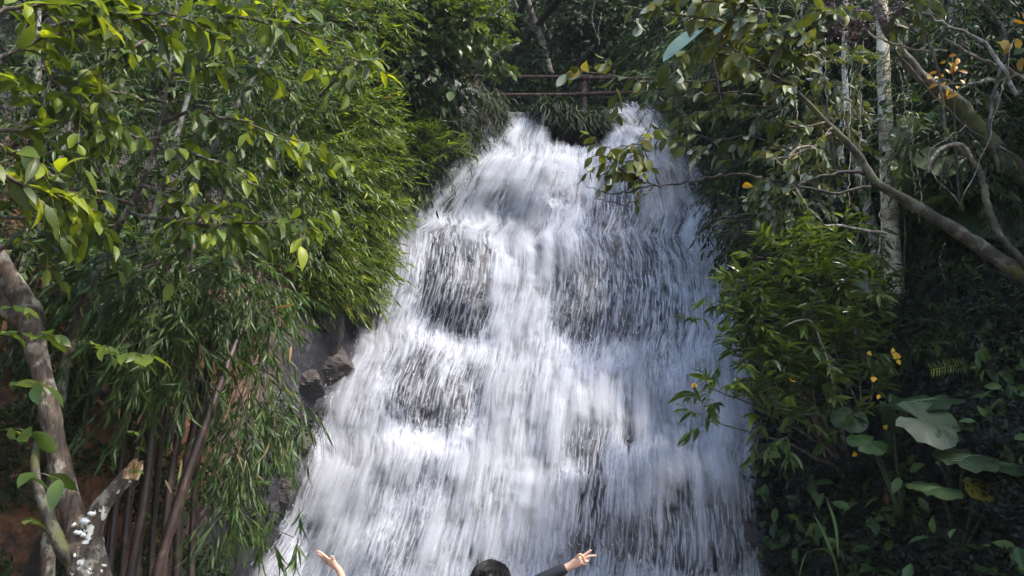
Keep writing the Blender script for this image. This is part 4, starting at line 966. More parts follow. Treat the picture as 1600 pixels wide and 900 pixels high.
# --- orange-leaved sprig things
pl = Plant('turning_sapling', P(1490, 300, 6.9), 'small sapling with glowing orange-yellow leaves in front of the dark gully, upper right', 'sapling')
pl.limb('stem', [P(1500, 330, 6.9), P(1492, 200, 6.85), P(1488, 90, 6.8)], [.012, .008, .004], 'dark_twig', 12, 5, 0)
few(pl, mat_meshes('broad', 'orange_leaf', 6, 15), 'orange_leaf', [(1480+rng.normal(0, 13), 88+10*k_/3, 6.75, rng.uniform(.07, .12)) for k_ in range(18)]+[(1452, 118, 6.75, .1), (1464, 112, 6.75, .08)], d=(-.2, -.2, -.6))
pl = Plant('turning_sapling', P(1600, 160, 6.2), 'drooping sprig of yellowing leaves at the right margin near the top', 'sapling')
pl.limb('stem', [P(1640, 30, 6.3), P(1590, 45, 6.2), P(1560, 60, 6.1)], [.01, .007, .004], 'twig', 10, 5, 0)
few(pl, mat_meshes('broad', 'orange_leaf', 4, 16), 'orange_leaf', [(1582, 36, 6.1, .13), (1570, 62, 6.1, .16), (1580, 68, 6.1, .14), (1556, 65, 6.1, .13), (1590, 60, 6.1, .14), (1596, 90, 6.1, .14), (1598, 20, 6.1, .13)], d=(-.2, -.2, -.8))
few(pl, mat_meshes('broad', 'grey_leaf', 4, 17), 'grey_leaf', [(1595, 55, 6.1, .17), (1590, 30, 6.1, .15), (1600, 75, 6.1, .16)], d=(-.4, -.2, -.5))

# --- broad blade upper centre
def blade(pl, name, a, c, w, mat, sag=.15, nrm=(0, -.6, .8), ragged=0., seg=12):
    t_ = np.linspace(0, 1, seg); a = np.asarray(a); c = np.asarray(c); D = c-a; sd = norm(np.cross(D, np.asarray(nrm, float)))
    path = a+D*t_[:, None]-UP*(sag*t_**2)[:, None]; wd = w/2*np.sin(np.clip(t_*1.04+.06, 0, 1)*np.pi)**.6
    if ragged: wd = wd*(1-ragged*R.random(seg))
    up_ = norm(np.cross(sd, D))*np.sign(np.cross(sd, D)[2] or 1)
    V = np.concatenate([path-sd*wd[:, None]+up_*.18*wd[:, None], path, path+sd*wd[:, None]+up_*.18*wd[:, None]])
    i = np.arange(seg-1); F = [np.concatenate([np.stack([i, i+seg, i+seg+1, i+1], -1), np.stack([i+seg, i+2*seg, i+2*seg+1, i+seg+1], -1)])]
    return pl.part(name, V, F, mat)
pl = Plant('ginger_plant', P(1090, 90, 8.5), 'plant with one broad bluish-green blade behind the upper olive branches', 'plant')
blade(pl, 'leaf', P(1100, 40, 8.4), P(1028, 88, 8.0), .26, 'pale_blue_leaf')
blade(pl, 'leaf', P(1110, 60, 8.6), P(1150, 20, 8.5), .2, 'pale_blue_leaf')
pl.limb('stem', [P(1130, 180, 9.2), P(1115, 100, 8.8), P(1100, 40, 8.4)], [.015, .01], 'dark_twig', 8, 5, 0)

# --- flowering shrub with lance leaves
pl = Plant('flowering_shrub', P(1290, 720, 8.2), 'bushy green shrub with lance-shaped leaves and small orange flowers, right of the waterfall', 'shrub')
base = P(1330, 740, 8.5)
LB = [(1265, 365, 7.7, .25, .2, .12, 20), (1235, 400, 7.6, .3, .25, .2, 40), (1290, 410, 7.7, .32, .25, .2, 44), (1318, 385, 7.8, .15, .2, .18, 16), (1190, 460, 7.4, .32, .3, .18, 44), (1250, 460, 7.5, .35, .3, .2, 60), (1320, 470, 7.6, .32, .3, .25, 60), (1150, 500, 7.3, .25, .2, .14, 30), (1220, 520, 7.4, .35, .3, .2, 60), (1300, 540, 7.5, .35, .3, .25, 60), (1345, 545, 7.6, .15, .2, .15, 12),
      (1200, 580, 7.3, .3, .3, .2, 46), (1270, 610, 7.4, .32, .3, .25, 50), (1335, 600, 7.5, .22, .25, .2, 24), (1235, 660, 7.4, .25, .2, .2, 24), (1190, 640, 7.3, .18, .2, .2, 18), (1300, 660, 7.5, .22, .2, .2, 20), (1130, 620, 7.2, .15, .15, .1, 8), (1108, 605, 7.15, .06, .1, .06, 3), (1100, 655, 7.15, .05, .1, .05, 3), (1130, 555, 7.25, .1, .1, .08, 6)]
rng = np.random.default_rng(23); parts = []; tws = []
for l in LB:
    c = P(*l[:3]); B, O = ell(rng, c, np.array(l[3:6])*1.15, max(3, int(l[6]*(.62 if l[1] < 590 else .42))), .3)
    q = sprays(rng, B, O*.5+np.array([-.15, -.25, .35])+rng.normal(0, .25, B.shape), 9, .2, .17, .1, 1.15, .35, .8, .3, .2); parts.append(q[:4]); tws.append(q[4])
    if l[6] > 25 or l[0] < 1110: pl.limb('stem', [base+rng.normal(0, .05, 3), (base+c)/2+rng.normal(0, .1, 3), c], [.018, .011, .005], 'twig', 12, 6, .1, jit=.01)
pl.limb('stem', [P(1305, 610, 7.2), P(1290, 555, 7.1), P(1270, 505, 7.05), P(1250, 500, 7.05), P(1225, 510, 7.05)], [.012, .01, .006], 'pale_twig', 14, 6, .1, jit=.004)
pl.leaves(mat_meshes('long', 'shrub_leaf', 8, 23), 'shrub_leaf', *cat_(*parts), 300, LONG2)
g = Geo(); g.add(*twig_geo(np.concatenate(tws), .0035)); pl.geo('twigs', g, 'twig', kind='stuff')
pet = leaf_tpl(.8, [.4, .75], .2, .3, wmax=.6); petm = mat_petal = mesh_np('petal', *pet, True); petm.materials.append(M['petal'])
for (a, b, y, s_) in [(1400, 557, 7.0, .05), (1404, 566, 7.0, .03), (1084, 602, 7.1, .035), (1238, 592, 7.0, .04), (1365, 592, 7.0, .035), (1358, 552, 7.05, .03), (1383, 668, 7.1, .035), (1335, 710, 7.1, .03), (1372, 620, 7.1, .03), (1395, 548, 7.05, .03)]:
    c = P(a, b, y); fl = bpy.data.objects.new('flower', None); COL.objects.link(fl); fl.parent = pl.root; fl.location = c-pl.loc; fl.empty_display_size = .03
    for k in range(8):
        th = k/8*6.283+R.uniform(-.2, .2); o = bpy.data.objects.new('petal', petm); COL.objects.link(o); o.parent = fl
        d = norm(np.array([math.cos(th), -.5, math.sin(th)])); nn = norm(np.array([0, -1, .3])); x_, d_, n_ = frames(d[None], nn[None]); s2 = s_*R.uniform(.55, .95)
        o.matrix_basis = Matrix([[x_[0, r]*s2, d_[0, r]*s2, n_[0, r]*s2, 0] for r in range(3)]+[[0, 0, 0, 1]])

# --- heart-leaved climber at the pale trunk
pl = Plant('climbing_vine', P(1410, 420, 8.2), 'climber with bright heart-shaped leaves beside the pale straight trunk', 'vine')
pl.limb('stem', [P(1415, 430, 8.4), P(1412, 300, 8.3), P(1405, 200, 8.2), P(1402, 170, 8.2)], [.012, .008], 'twig', 14, 5, 0, jit=.02)

def ear_mesh(seed, lobe=.28, wav=.03, hole=False):
    """a big arrow/heart-shaped leaf with ribs: stalk joins at origin, tip at +Y, length 1 overall"""
    r = np.random.default_rng(seed); nA, nR = 33, 6
    th = np.linspace(-np.pi, np.pi, nA)     # 0 = tip direction; +-pi = notch
    a = np.abs(th)/np.pi
    rad = .70*(1-a)**.9+.36*np.sin(np.pi*np.clip(a, 0, 1)**.8)**1.0*.95+lobe*np.exp(-((a-.82)/.12)**2)
    rad = np.where(a > .97, .05, rad)
    rad = rad*(1+wav*np.sin(th*17+r.uniform(0, 6))+wav*.8*r.normal(size=nA)*.5)
    rows = []
    for k in range(nR):
        f = (k+1)/nR; rr = rad*f
        x = rr*np.sin(th)*.9; y = rr*np.cos(th)*1.0
        rib = .012*np.cos(th*14)*f; z = -.18*(y**2)*np.sign(1)*.6-.10*np.abs(x)**1.6+rib*(f)+.03*f*np.sin(th*9+seed)*f+.10*np.abs(x)*(1-f)
        rows.append(np.stack([x, y, z], -1))
    V = np.vstack([[[0, 0, 0]]]+rows); T = [(0, 1+j, 2+j) for j in range(nA-1)]; Q_ = []
    for k in range(nR-1):
        for j in range(nA-1):
            a0 = 1+k*nA+j; Q_.append((a0, a0+nA, a0+nA+1, a0+1))
    return mesh_np('ear_leaf', V, [np.array(T)[:, ::-1], np.array(Q_)[:, ::-1]], True)
m, t, N, L, b = newmat('leaf_rib_pale'); b.inputs['Base Color'].default_value = (.14, .19, .07, 1); b.inputs['Roughness'].default_value = .5; M['rib'] = m
def put_ear(pl, px_, py_, Y, size, tipdir, nrm, mat, stalk_to=None, name='leaf', seed=0, wid=1.0, label=None):
    me = ear_mesh(seed); me.materials.append(M[mat]); o = bpy.data.objects.new(name, me); COL.objects.link(o); o.parent = pl.root
    p = P(px_, py_, Y); x_, d_, n_ = frames(np.array([tipdir], float), np.array([nrm], float)); q = p-pl.loc
    o.matrix_basis = Matrix([[x_[0, r]*size*wid, d_[0, r]*size, n_[0, r]*size, q[r]] for r in range(3)]+[[0, 0, 0, 1]])
    if label: o['label'] = label
    # raised veins
    g = Geo(); me_v = lambda u_, v_: np.array([u_, v_, -.108*v_**2-.10*abs(u_)**1.6+.012])
    ribs = [[(0, 0), (0, .3), (0, .66)]]+[[(0, v0), (s*.22, v0+.16), (s*.38, v0+.20-.1*v0)] for v0 in (.0, .14, .28, .42) for s in (-1, 1)]+[[(0, 0), (s*.12, -.14), (s*.17, -.27)] for s in (-1, 1)]
    for rb in ribs:
        sc_ = 1 if rb[0][1] < .2 else 1-.9*rb[0][1]
        q_ = spline([me_v(u_*sc_*.85 if k_ else u_, v_) for k_, (u_, v_) in enumerate(rb)], 5); g.add(*tube(q_, [.007, .003], 4, cap=False))
    rb = link('vein', g.mesh('vein'), M['rib'], o)
    if stalk_to is not None:
        e = P(*stalk_to); mid = (p+e)/2+UP*.12*np.linalg.norm(p-e); pl.limb('stalk', [e, mid, p], [.022, .016, .011], 'ear_leaf', 12, 7, 0)
    return o
rng = np.random.default_rng(33)
for k in range(12):
    a = 1405+rng.uniform(-5, 35); b_ = 185+k*11; put_ear(pl, a, b_, 8.15, rng.uniform(.14, .3), (rng.uniform(-.2, .4), -.1, -1), (rng.uniform(-.3, .3), -1, .5), 'shrub_leaf', seed=k)
# elephant ears
EG = 'elephant ear plants on the dark right bank'
for (label, base, lv) in [
    ('elephant ear plant with a large pale grey-green leaf and others overlapping, lower right', (1500, 800, 7.2),
        [(1440, 655, 6.6, .40, (.75, -.2, -.35), (-.1, -.75, .6), 'ear_pale', 'large pale upright leaf'), (1455, 624, 6.9, .46, (-.95, .1, -.1), (0, -.35, .9), 'ear_leaf', None), (1515, 712, 6.55, .36, (-.7, -.5, -.25), (0, -.5, .85), 'ear_leaf', None), (1545, 722, 6.55, .40, (1, .0, -.05), (0, -.4, .9), 'ear_leaf', None)]),
    ('elephant ear plant with a hole-eaten leaf and a yellowing leaf, lower right near the bottom', (1500, 860, 7.0),
        [(1468, 762, 6.5, .31, (-.7, -.4, -.1), (0, -.45, .9), 'ear_leaf', 'leaf eaten with holes'), (1590, 762, 6.8, .45, (-.5, -.5, -.05), (0, -.5, .85), 'ear_yellow', 'yellowing leaf with a brown tip'), (1540, 765, 6.8, .22, (-.9, .1, .25), (0, -.7, .6), 'ear_yellow', 'withered yellow leaf')]),
    ('dark elephant ear plant half hidden under the flowering shrub', (1410, 800, 7.4),
        [(1360, 690, 7.0, .26, (-.6, -.3, -.2), (.1, -.6, .8), 'bamboo_dark', None), (1330, 650, 7.2, .25, (-.5, -.3, -.5), (0, -.7, .7), 'ear_leaf', None), (1395, 640, 7.3, .28, (.4, .2, -.7), (0, -.8, .5), 'ear_leaf', None)]),
    ('single heart-shaped leaf plant on the dark slope, lower one right of the flowers', (1540, 700, 7.8), [(1530, 605, 7.7, .24, (.0, -.2, -1), (-.1, -.9, .4), 'ear_leaf', None), (1560, 600, 7.8, .2, (.6, -.2, -.4), (0, -.6, .8), 'cover_leaf', None)]),
    ('bright round-leaved taro plant to the right of the pale trunk base', (1500, 540, 8.2), [(1495, 455, 8.0, .26, (.3, -.2, -1), (-.1, -.8, .6), 'ear_leaf', None)]),
    ('taro plant whose leaf is cut by the right margin, beside the mossy trunk', (1600, 560, 7.8), [(1590, 487, 7.6, .32, (.6, -.3, -.2), (0, -.6, .8), 'ear_leaf', None)]),
    ('elephant ear plant with drooping green leaves under the diagonal limb, upper right', (1520, 420, 8.0),
        [(1475, 245, 7.6, .4, (-.6, -.1, -.4), (0, -.8, .5), 'shrub_leaf', None), (1500, 255, 7.6, .36, (.8, 0, -.3), (0, -.7, .7), 'shrub_leaf', None), (1505, 312, 7.4, .62, (-1, .1, .0), (0, -.15, 1), 'ear_pale', 'pale leaf seen edge-on'), (1540, 330, 7.4, .5, (-.2, -.3, -.8), (0, -.8, .5), 'ear_leaf', None), (1570, 295, 7.5, .5, (.8, .1, -.3), (0, -.7, .6), 'ear_leaf', None), (1590, 345, 7.4, .4, (-.5, -.1, -.6), (0, -.9, .3), 'ear_pale', None), (1565, 300, 7.3, .3, (-.6, 0, .3), (0, -.8, .5), 'ear_pale', None)]),
    ('taro plant with a deep green leaf tucked behind the flowering shrub', (1350, 520, 8.2), [(1335, 435, 7.9, .28, (.3, -.1, -1), (-.3, -.8, .3), 'pale_blue_leaf', None)])]:
    pl = Plant('elephant_ear', P(*base), label, 'plant', EG)
    for k, (a, b_, y, s_, td, nn, mt, lb_) in enumerate(lv): put_ear(pl, a, b_, y, s_, td, nn, mt, (base[0], base[1]+10, base[2]+.1), seed=int(a+b_), label=lb_)

# fern frond, curved blade grass, stick
pl = Plant('fern', P(1530, 590, 7.5), 'thin pale green fern frond on the dark slope above the large leaves', 'fern')
q = pl.limb('rachis', [P(1535, 585, 7.5), P(1500, 572, 7.3), P(1455, 578, 7.2)], [.006, .003], 'bamboo_leaf', 22, 4, 0)
T = norm(np.gradient(q, axis=0)); ti = np.repeat(np.arange(1, 22), 2); sg = np.tile([1, -1], 21)[:, None]
pl.leaves(mat_meshes('lance', 'bamboo_leaf', 3, 5), 'bamboo_leaf', q[ti], np.array([0, 0, 1.])*sg+T[ti]*.4-np.array([0, .3, 0]), np.tile([0, -1., .3], (42, 1)), np.full(42, .085), 60, name='leaflet')
pl = Plant('strap_plant', P(1270, 900, 6.6), 'strap-leaved plant with one long blade arching over, near the bottom right of the waterfall', 'plant')
for pts in ([(1310, 900, 6.6), (1300, 865, 6.5), (1280, 858, 6.4), (1258, 868, 6.3), (1246, 915, 6.3)], [(1310, 870, 6.7), (1305, 820, 6.7), (1290, 775, 6.7)], [(1305, 880, 6.7), (1290, 840, 6.7), (1270, 800, 6.7)]):
    q = spline([P(*p_) for p_ in pts], 16); wd = .014*np.sin(np.linspace(.3, 3.0, 16))[:, None]*np.array([[.8, -.2, .5]])
    V = np.concatenate([q-wd, q-np.array([0, .004, 0]), q+wd]); i = np.arange(15); pl.part('leaf', V, [np.concatenate([np.stack([i, i+16, i+17, i+1], -1), np.stack([i+16, i+32, i+33, i+17], -1)])], 'bamboo_dark')
pl = Plant('dead_stick', P(1582, 745, 7.0), 'bare reddish stick with one side twig standing behind the large leaves, right margin', 'stick')
pl.limb('stem', [P(1584, 750, 7.0), P(1572, 705, 7.0), P(1560, 670, 7.0), P(1558, 632, 7.0)], [.028, .022, .018, .014], 'soil_root', 16, 7, .2)
pl.limb('twig', [P(1560, 675, 7.0), P(1549, 665, 6.98), P(1542, 650, 6.95)], [.009, .005], 'soil_root', 8, 5, .1)

# --- bushes on the right slope
rng = np.random.default_rng(90)
RB = [('feathery grey-green bush under the diagonal limb, right of the pale trunk', [(1465, 285, 8.6, .35, .3, .3, 150)], 'grey_leaf', LANCE1, .07, 11, .3, 0),
      ('dark bush right of the top of the waterfall, below the rails', [(1175, 190, 12.6, .6, .5, .7, 180), (1215, 240, 11.6, .8, .5, .7, 200), (1150, 320, 11.2, .4, .4, .6, 150), (1120, 110, 13.5, .7, .5, .4, 120)], 'dark_leaf', LANCE1, .16, 8, .45, 200),
      ('shaded bush between the waterfall edge and the flowering shrub', [(1170, 400, 10.2, .35, .4, .5, 110), (1210, 340, 9.8, .6, .4, .5, 140), (1290, 320, 9.6, .6, .4, .4, 130)], 'dark_leaf', BROAD1, .1, 8, .3, 200),
      ('shaded shrub growing around the feet of the pale trunks', [(1350, 400, 9.3, .3, .3, .4, 80), (1420, 500, 8.9, .5, .3, .3, 110), (1450, 400, 9.0, .5, .3, .5, 130)], 'dark_leaf', LANCE2, .13, 8, .3, 200),
      ('shaded shrub at the right margin behind the mossy limb', [(1540, 420, 8.4, .5, .3, .4, 130), (1590, 520, 8.0, .4, .3, .4, 100), (1500, 520, 8.4, .4, .3, .3, 90)], 'dark_leaf', BROAD1, .08, 9, .3, 200),
      ('bush of pale hanging leaves left of the pale straight trunk', [(1290, 130, 8.0, .5, .4, .4, 60), (1290, 210, 8.2, .3, .4, .4, 45), (1240, 290, 8.3, .4, .3, .3, 50), (1330, 170, 8.9, .2, .2, .3, 20)], 'olive_leaf', BROAD2, .12, 7, .3, 220),
      ('green leafy twigs at the foot of the pale trunk, left side', [(1335, 430, 8.1, .25, .2, .2, 24), (1340, 370, 8.2, .2, .2, .15, 18)], 'shrub_leaf', LONG2, .12, 8, .25, 200)]
for k, (lb_, lob, mt, tp, ll, nl, tl_, lim) in enumerate(RB):
    c = P(*lob[0][:3]); lobes_plant('shaded_bush', lb_, 'bush', lob, mt, 'long' if tp is not BROAD1 and tp is not BROAD2 else 'broad', tp, ll, nl, tl_, .3, .5, lim, seed=200+k, root=c+np.array([.2, .5, -.9]), trunkr=.025, twigmat='dark_twig', shell=.2)

# --- dark ground cover over the right bank: nobody could count it
def cover(name, region, n, ll, mat, tpl, seed, off=.12, kind='stuff', dens=None):
    rng = np.random.default_rng(seed); px_ = rng.uniform(region[0], region[1], n); py_ = rng.uniform(region[2], region[3], n)
    er = px_-np.interp(py_, EDGE_PY, EDGE_R); el = np.interp(py_, EDGE_PY, EDGE_L)-px_
    wR = np.where(py_ < 178, 1, np.maximum(sstep(4, 30, er), sstep(4, 30, el)))
    k = rng.random(n) < wR
    k &= (fbm(np.stack([px_/55, py_/55, px_*0], -1), 3, 200+seed) > (-1 if dens is None else dens))
    px_, py_ = px_[k], py_[k]; n = len(px_)
    y = hit_map(px_, py_); pp = P(px_, py_, y-rng.exponential(off, n)-.02-off*4*np.clip(fbm(np.stack([px_/45, py_/38, px_*0], -1), 3, 400+seed), 0, 1))
    D = np.array([-.35, -.35, .05])+rng.normal(0, .6, (n, 3)); Nn = np.array([-.5, -.5, .7])+rng.normal(0, .4, (n, 3))
    g = Geo(); g.add(*scatter(tpl, pp, D, Nn, ll*rng.uniform(.5, 1.3, n)*(y/7.5)))
    o = link(name, g.mesh(name), M[mat], kind=kind); return o
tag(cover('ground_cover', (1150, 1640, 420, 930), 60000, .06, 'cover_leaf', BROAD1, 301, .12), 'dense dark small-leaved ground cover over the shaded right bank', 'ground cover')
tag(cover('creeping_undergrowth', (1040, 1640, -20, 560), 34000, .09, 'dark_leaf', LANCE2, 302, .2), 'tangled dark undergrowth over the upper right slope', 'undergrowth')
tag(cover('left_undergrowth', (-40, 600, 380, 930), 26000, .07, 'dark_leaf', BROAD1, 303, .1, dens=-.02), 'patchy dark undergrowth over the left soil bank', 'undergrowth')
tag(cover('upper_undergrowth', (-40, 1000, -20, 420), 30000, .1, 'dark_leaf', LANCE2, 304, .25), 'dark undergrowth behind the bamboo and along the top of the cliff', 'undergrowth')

tag(cover('broad_weeds', (1180, 1640, 520, 930), 1500, .15, 'bamboo_dark', BROAD2, 305, .2, dens=.0), 'scattered larger-leaved weeds in patches over the shaded right bank', 'weeds')
tag(cover('leaf_litter', (1180, 1640, 420, 930), 2500, .1, 'litter', BROAD1, 306, .06, dens=.02), 'brown fallen leaves lodged in patches of the shaded right bank', 'leaf litter')
rng = np.random.default_rng(501); g = Geo()
for (x0, x1, z0, z1, n_) in [(-13.5, -4.6, 2, 22, 22000), (4.6, 13.5, 1, 22, 22000), (-5, 5, 12, 22, 9000)]:
    x_ = rng.uniform(x0, x1, n_); z_ = rng.uniform(z0, z1, n_); p_ = np.stack([x_, Gfun(x_, z_, .4)-rng.exponential(.12, n_), z_], -1)
    g.add(*scatter(BROAD1, p_, rng.normal(0, .7, (n_, 3))-np.array([0, .4, .2]), rng.normal(0, .5, (n_, 3))+np.array([0, -.6, .6]), rng.uniform(.1, .3, n_)))
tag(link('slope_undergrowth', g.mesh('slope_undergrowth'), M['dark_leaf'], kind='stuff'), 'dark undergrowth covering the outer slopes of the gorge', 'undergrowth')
# --- boulders and bedrock lumps at the edges of the water
def boulder(px_, py_, r, label, seed, mat='boulder', sq=(1.1, .7, .85)):
    d = []; n1_, n2_ = 22, 34
    th = np.linspace(0, np.pi, n1_)[:, None]; ph = np.linspace(0, 2*np.pi, n2_, endpoint=False)[None]
    D = np.stack([np.sin(th)*np.cos(ph), np.sin(th)*np.sin(ph), np.cos(th)*np.ones_like(ph)], -1).reshape(-1, 3)
    rg = np.random.default_rng(seed); pn = norm(rg.normal(size=(16, 3))); hh = rg.uniform(.55, 1.0, 16)
    rr = np.min(hh/np.maximum(D@pn.T, .12), axis=1); rr = np.minimum(rr, 1.4)+.10*fbm(D*3+seed, 3, seed)
    V = D*rr[:, None]*r*np.array(sq); y = float(hit(px_, py_)[0]); c = P(px_, py_, y+r*.2)
    i = np.arange(n1_-1)[:, None]*n2_; j = np.arange(n2_)[None]; F = np.stack([i+j, i+n2_+j, i+n2_+(j+1) % n2_, i+(j+1) % n2_], -1).reshape(-1, 4)
    me = mesh_np('boulder', V, [F], False); o = link('boulder', me, M[mat]); o.location = c; return tag(o, label, 'rock', 'wet rocks along the edge of the waterfall')
m, t, N, L, b = newmat('wet_dark_rock'); n2 = noise(N, L, 9, 7, .7)
L.new(ramp(N, L, n2.outputs[0], [(.3, (.014, .011, .012)), (.5, (.035, .026, .026)), (.72, (.09, .062, .055))]).outputs[0], b.inputs['Base Color']); b.inputs['Roughness'].default_value = .3
bp = N.new('ShaderNodeBump'); bp.inputs['Strength'].default_value = 1; bp.inputs['Distance'].default_value = .04; L.new(n2.outputs[0], bp.inputs['Height']); L.new(bp.outputs[0], b.inputs['Normal']); M['boulder'] = m
for k, (a, b_, r, w_) in enumerate([(550, 500, .42, 'rounded dark wet rock at the left edge of the fall, just under the bamboo'), (520, 575, .42, 'brownish wet rock between the bamboo and the fall, middle of the left edge'), (500, 510, .38, 'dark rock lump on the soil bank, inland of the rounded rock'), (475, 600, .36, 'flat dark rock above the hanging bamboo branches'), (565, 460, .25, 'small wet rock at the top of the left rocky edge'), (640, 315, .28, 'dark rock under the trailing shrub at the upper left edge of the fall'), (605, 330, .3, 'black rock in the recess below the pale bamboo tips'), (680, 285, .25, 'rock lump beside the first step of the fall, left side'),
        (775, 215, .22, 'wet rock beside the left stream at its very top'), (900, 225, .3, 'dark rock dividing the two streams'), (925, 235, .25, 'low rock at the foot of the dividing grass'), (1185, 760, .3, 'dark rock at the lower right edge of the fall'), (1200, 700, .25, 'rock under the flowering shrub at the right edge'), (1195, 840, .3, 'lowest dark rock along the right edge'), (470, 690, .2, 'reddish rock at the lower left edge of the fall'), (440, 760, .22, 'low wet rock left of the fall foot')]):
    boulder(a, b_, r, w_, 40+k)

# --- hanging lianas and twigs, upper right
pl = Plant('liana_tangle', P(1420, 150, 7.6), 'thin knobbly lianas hanging beside the pale straight trunk', 'vine')
rng = np.random.default_rng(55)
for (x0, y0, x1, y1) in [(1405, 110, 1412, 190), (1412, 110, 1425, 220), (1425, 200, 1430, 300), (1350, 60, 1345, 300), (1330, 90, 1325, 330), (1318, 40, 1312, 260), (1375, 250, 1372, 420), (1430, 250, 1435, 350), (1480, 215, 1490, 300), (1540, 320, 1548, 385), (1290, 60, 1296, 190), (1245, 160, 1250, 330), (1475, 380, 1478, 440), (940, 20, 936, 72), (930, 0, 934, 60)]:
    y = 7.6 if x0 > 1000 else 14; pl.limb('liana', [P(x0, y0, y), P((x0+x1)/2+rng.uniform(-8, 8), (y0+y1)/2, y), P(x1, y1, y)], [.006, .005], 'pale_twig', 30, 5, .5, jit=.008)
pl = Plant('twig_bundle', P(1180, 400, 9.0), 'bundle of bare dark twigs leaning over the right edge of the waterfall', 'twigs')
for k in range(14):
    a = P(1200+rng.uniform(-5, 25), 360+rng.uniform(-25, 40), 9.2); e = P(1105+rng.uniform(-10, 50), 340+k*4+rng.uniform(-10, 10), 8.8)
    pl.limb('twig', [a, (a+e)/2+rng.normal(0, .05, 3), e], [.007, .003], 'dark_twig', 8, 4, 0, jit=.01)

# added scattering volume, imitates the lens veil that lifts the darks
me = mesh_np('lens_veil_volume', np.array([(x, y, z) for x in (-45, 45) for y in (-45, 64) for z in (-3, 32)], float), [np.array([(0, 1, 3, 2), (4, 6, 7, 5), (0, 4, 5, 1), (2, 3, 7, 6), (0, 2, 6, 4), (1, 5, 7, 3)])])
m = bpy.data.materials.new('lens_veil'); m.use_nodes = True; t = m.node_tree; t.nodes.remove(t.nodes['Principled BSDF'])
v = t.nodes.new('ShaderNodeVolumePrincipled'); v.inputs['Density'].default_value = .0006; v.inputs['Color'].default_value = (.82, .88, 1, 1)
t.links.new(v.outputs[0], t.nodes['Material Output'].inputs['Volume']); link('lens_veil_volume', me, m, kind='stuff')

# ================================================================== PEOPLE
def skin_mesh(name, chains, mat, parent, sub=2, loc=(0, 0, 0)):
    """chains: list of [(point, radius), ...]; a point reused by value joins the chains"""
    V = []; E = []; Rr = []; idx = {}
    def vid(p, r):
        k = tuple(round(float(x), 4) for x in p)
        if k not in idx: idx[k] = len(V); V.append([float(x)-l for x, l in zip(p, loc)]); Rr.append(r)
        return idx[k]
    for ch in chains:
        ids = [vid(p, r) for p, r in ch]
        for a, b in zip(ids, ids[1:]):
            if a != b: E.append((a, b))
    me = bpy.data.meshes.new(name); me.from_pydata(V, E, []); o = link(name, me, M[mat], parent)
    sm = o.modifiers.new('skin', 'SKIN'); sm.use_smooth_shade = True
    for k, r in enumerate(Rr):
        d = me.skin_vertices[0].data[k]; rr = r if isinstance(r, tuple) else (r, r); d.radius = rr; d.use_root = (k == 0)
    s = o.modifiers.new('sub', 'SUBSURF'); s.levels = sub; s.render_levels = sub
    for p_ in me.polygons: p_.use_smooth = True
    return o
A = lambda *v: np.array(v, float)
def headgeo(c, s, turn=0):
    """shaped head, facing -Y; c centre, s height scale (head height ~ .23*s)"""
    n1_, n2_ = 34, 40
    th = np.linspace(0, np.pi, n1_)[:, None]; ph = np.linspace(0, 2*np.pi, n2_, endpoint=False)[None]
    D = np.stack([np.sin(th)*np.cos(ph), np.sin(th)*np.sin(ph), np.cos(th)*np.ones_like(ph)], -1).reshape(-1, 3)
    V = D*np.array([.076, .096, .115]); x, y, z = V.T; dx, dy, dz = D.T
    f = sstep(.2, -.9, dy*1.0)  # 1 at the face side
    jaw = sstep(0, -1, dz); V[:, 0] *= 1-.32*jaw; V[:, 1] += np.where(dy > 0, -.035*jaw, -.004)
    nose = np.exp(-((dx/.13)**2+((dz+.12)/.22)**2))*(dy < 0); V[:, 1] -= .022*nose
    for sx in (-1, 1): V[:, 1] += .012*np.exp(-(((dx-sx*.38)/.2)**2+((dz-.02)/.14)**2))*(dy < 0)
    V[:, 1] -= .006*np.exp(-((dx/.3)**2+((dz+.48)/.08)**2))*(dy < 0)
    i = np.arange(n1_-1)[:, None]*n2_; j = np.arange(n2_)[None]; F = np.stack([i+j, i+n2_+j, i+n2_+(j+1) % n2_, i+(j+1) % n2_], -1).reshape(-1, 4)
    return V*s+c, [F]
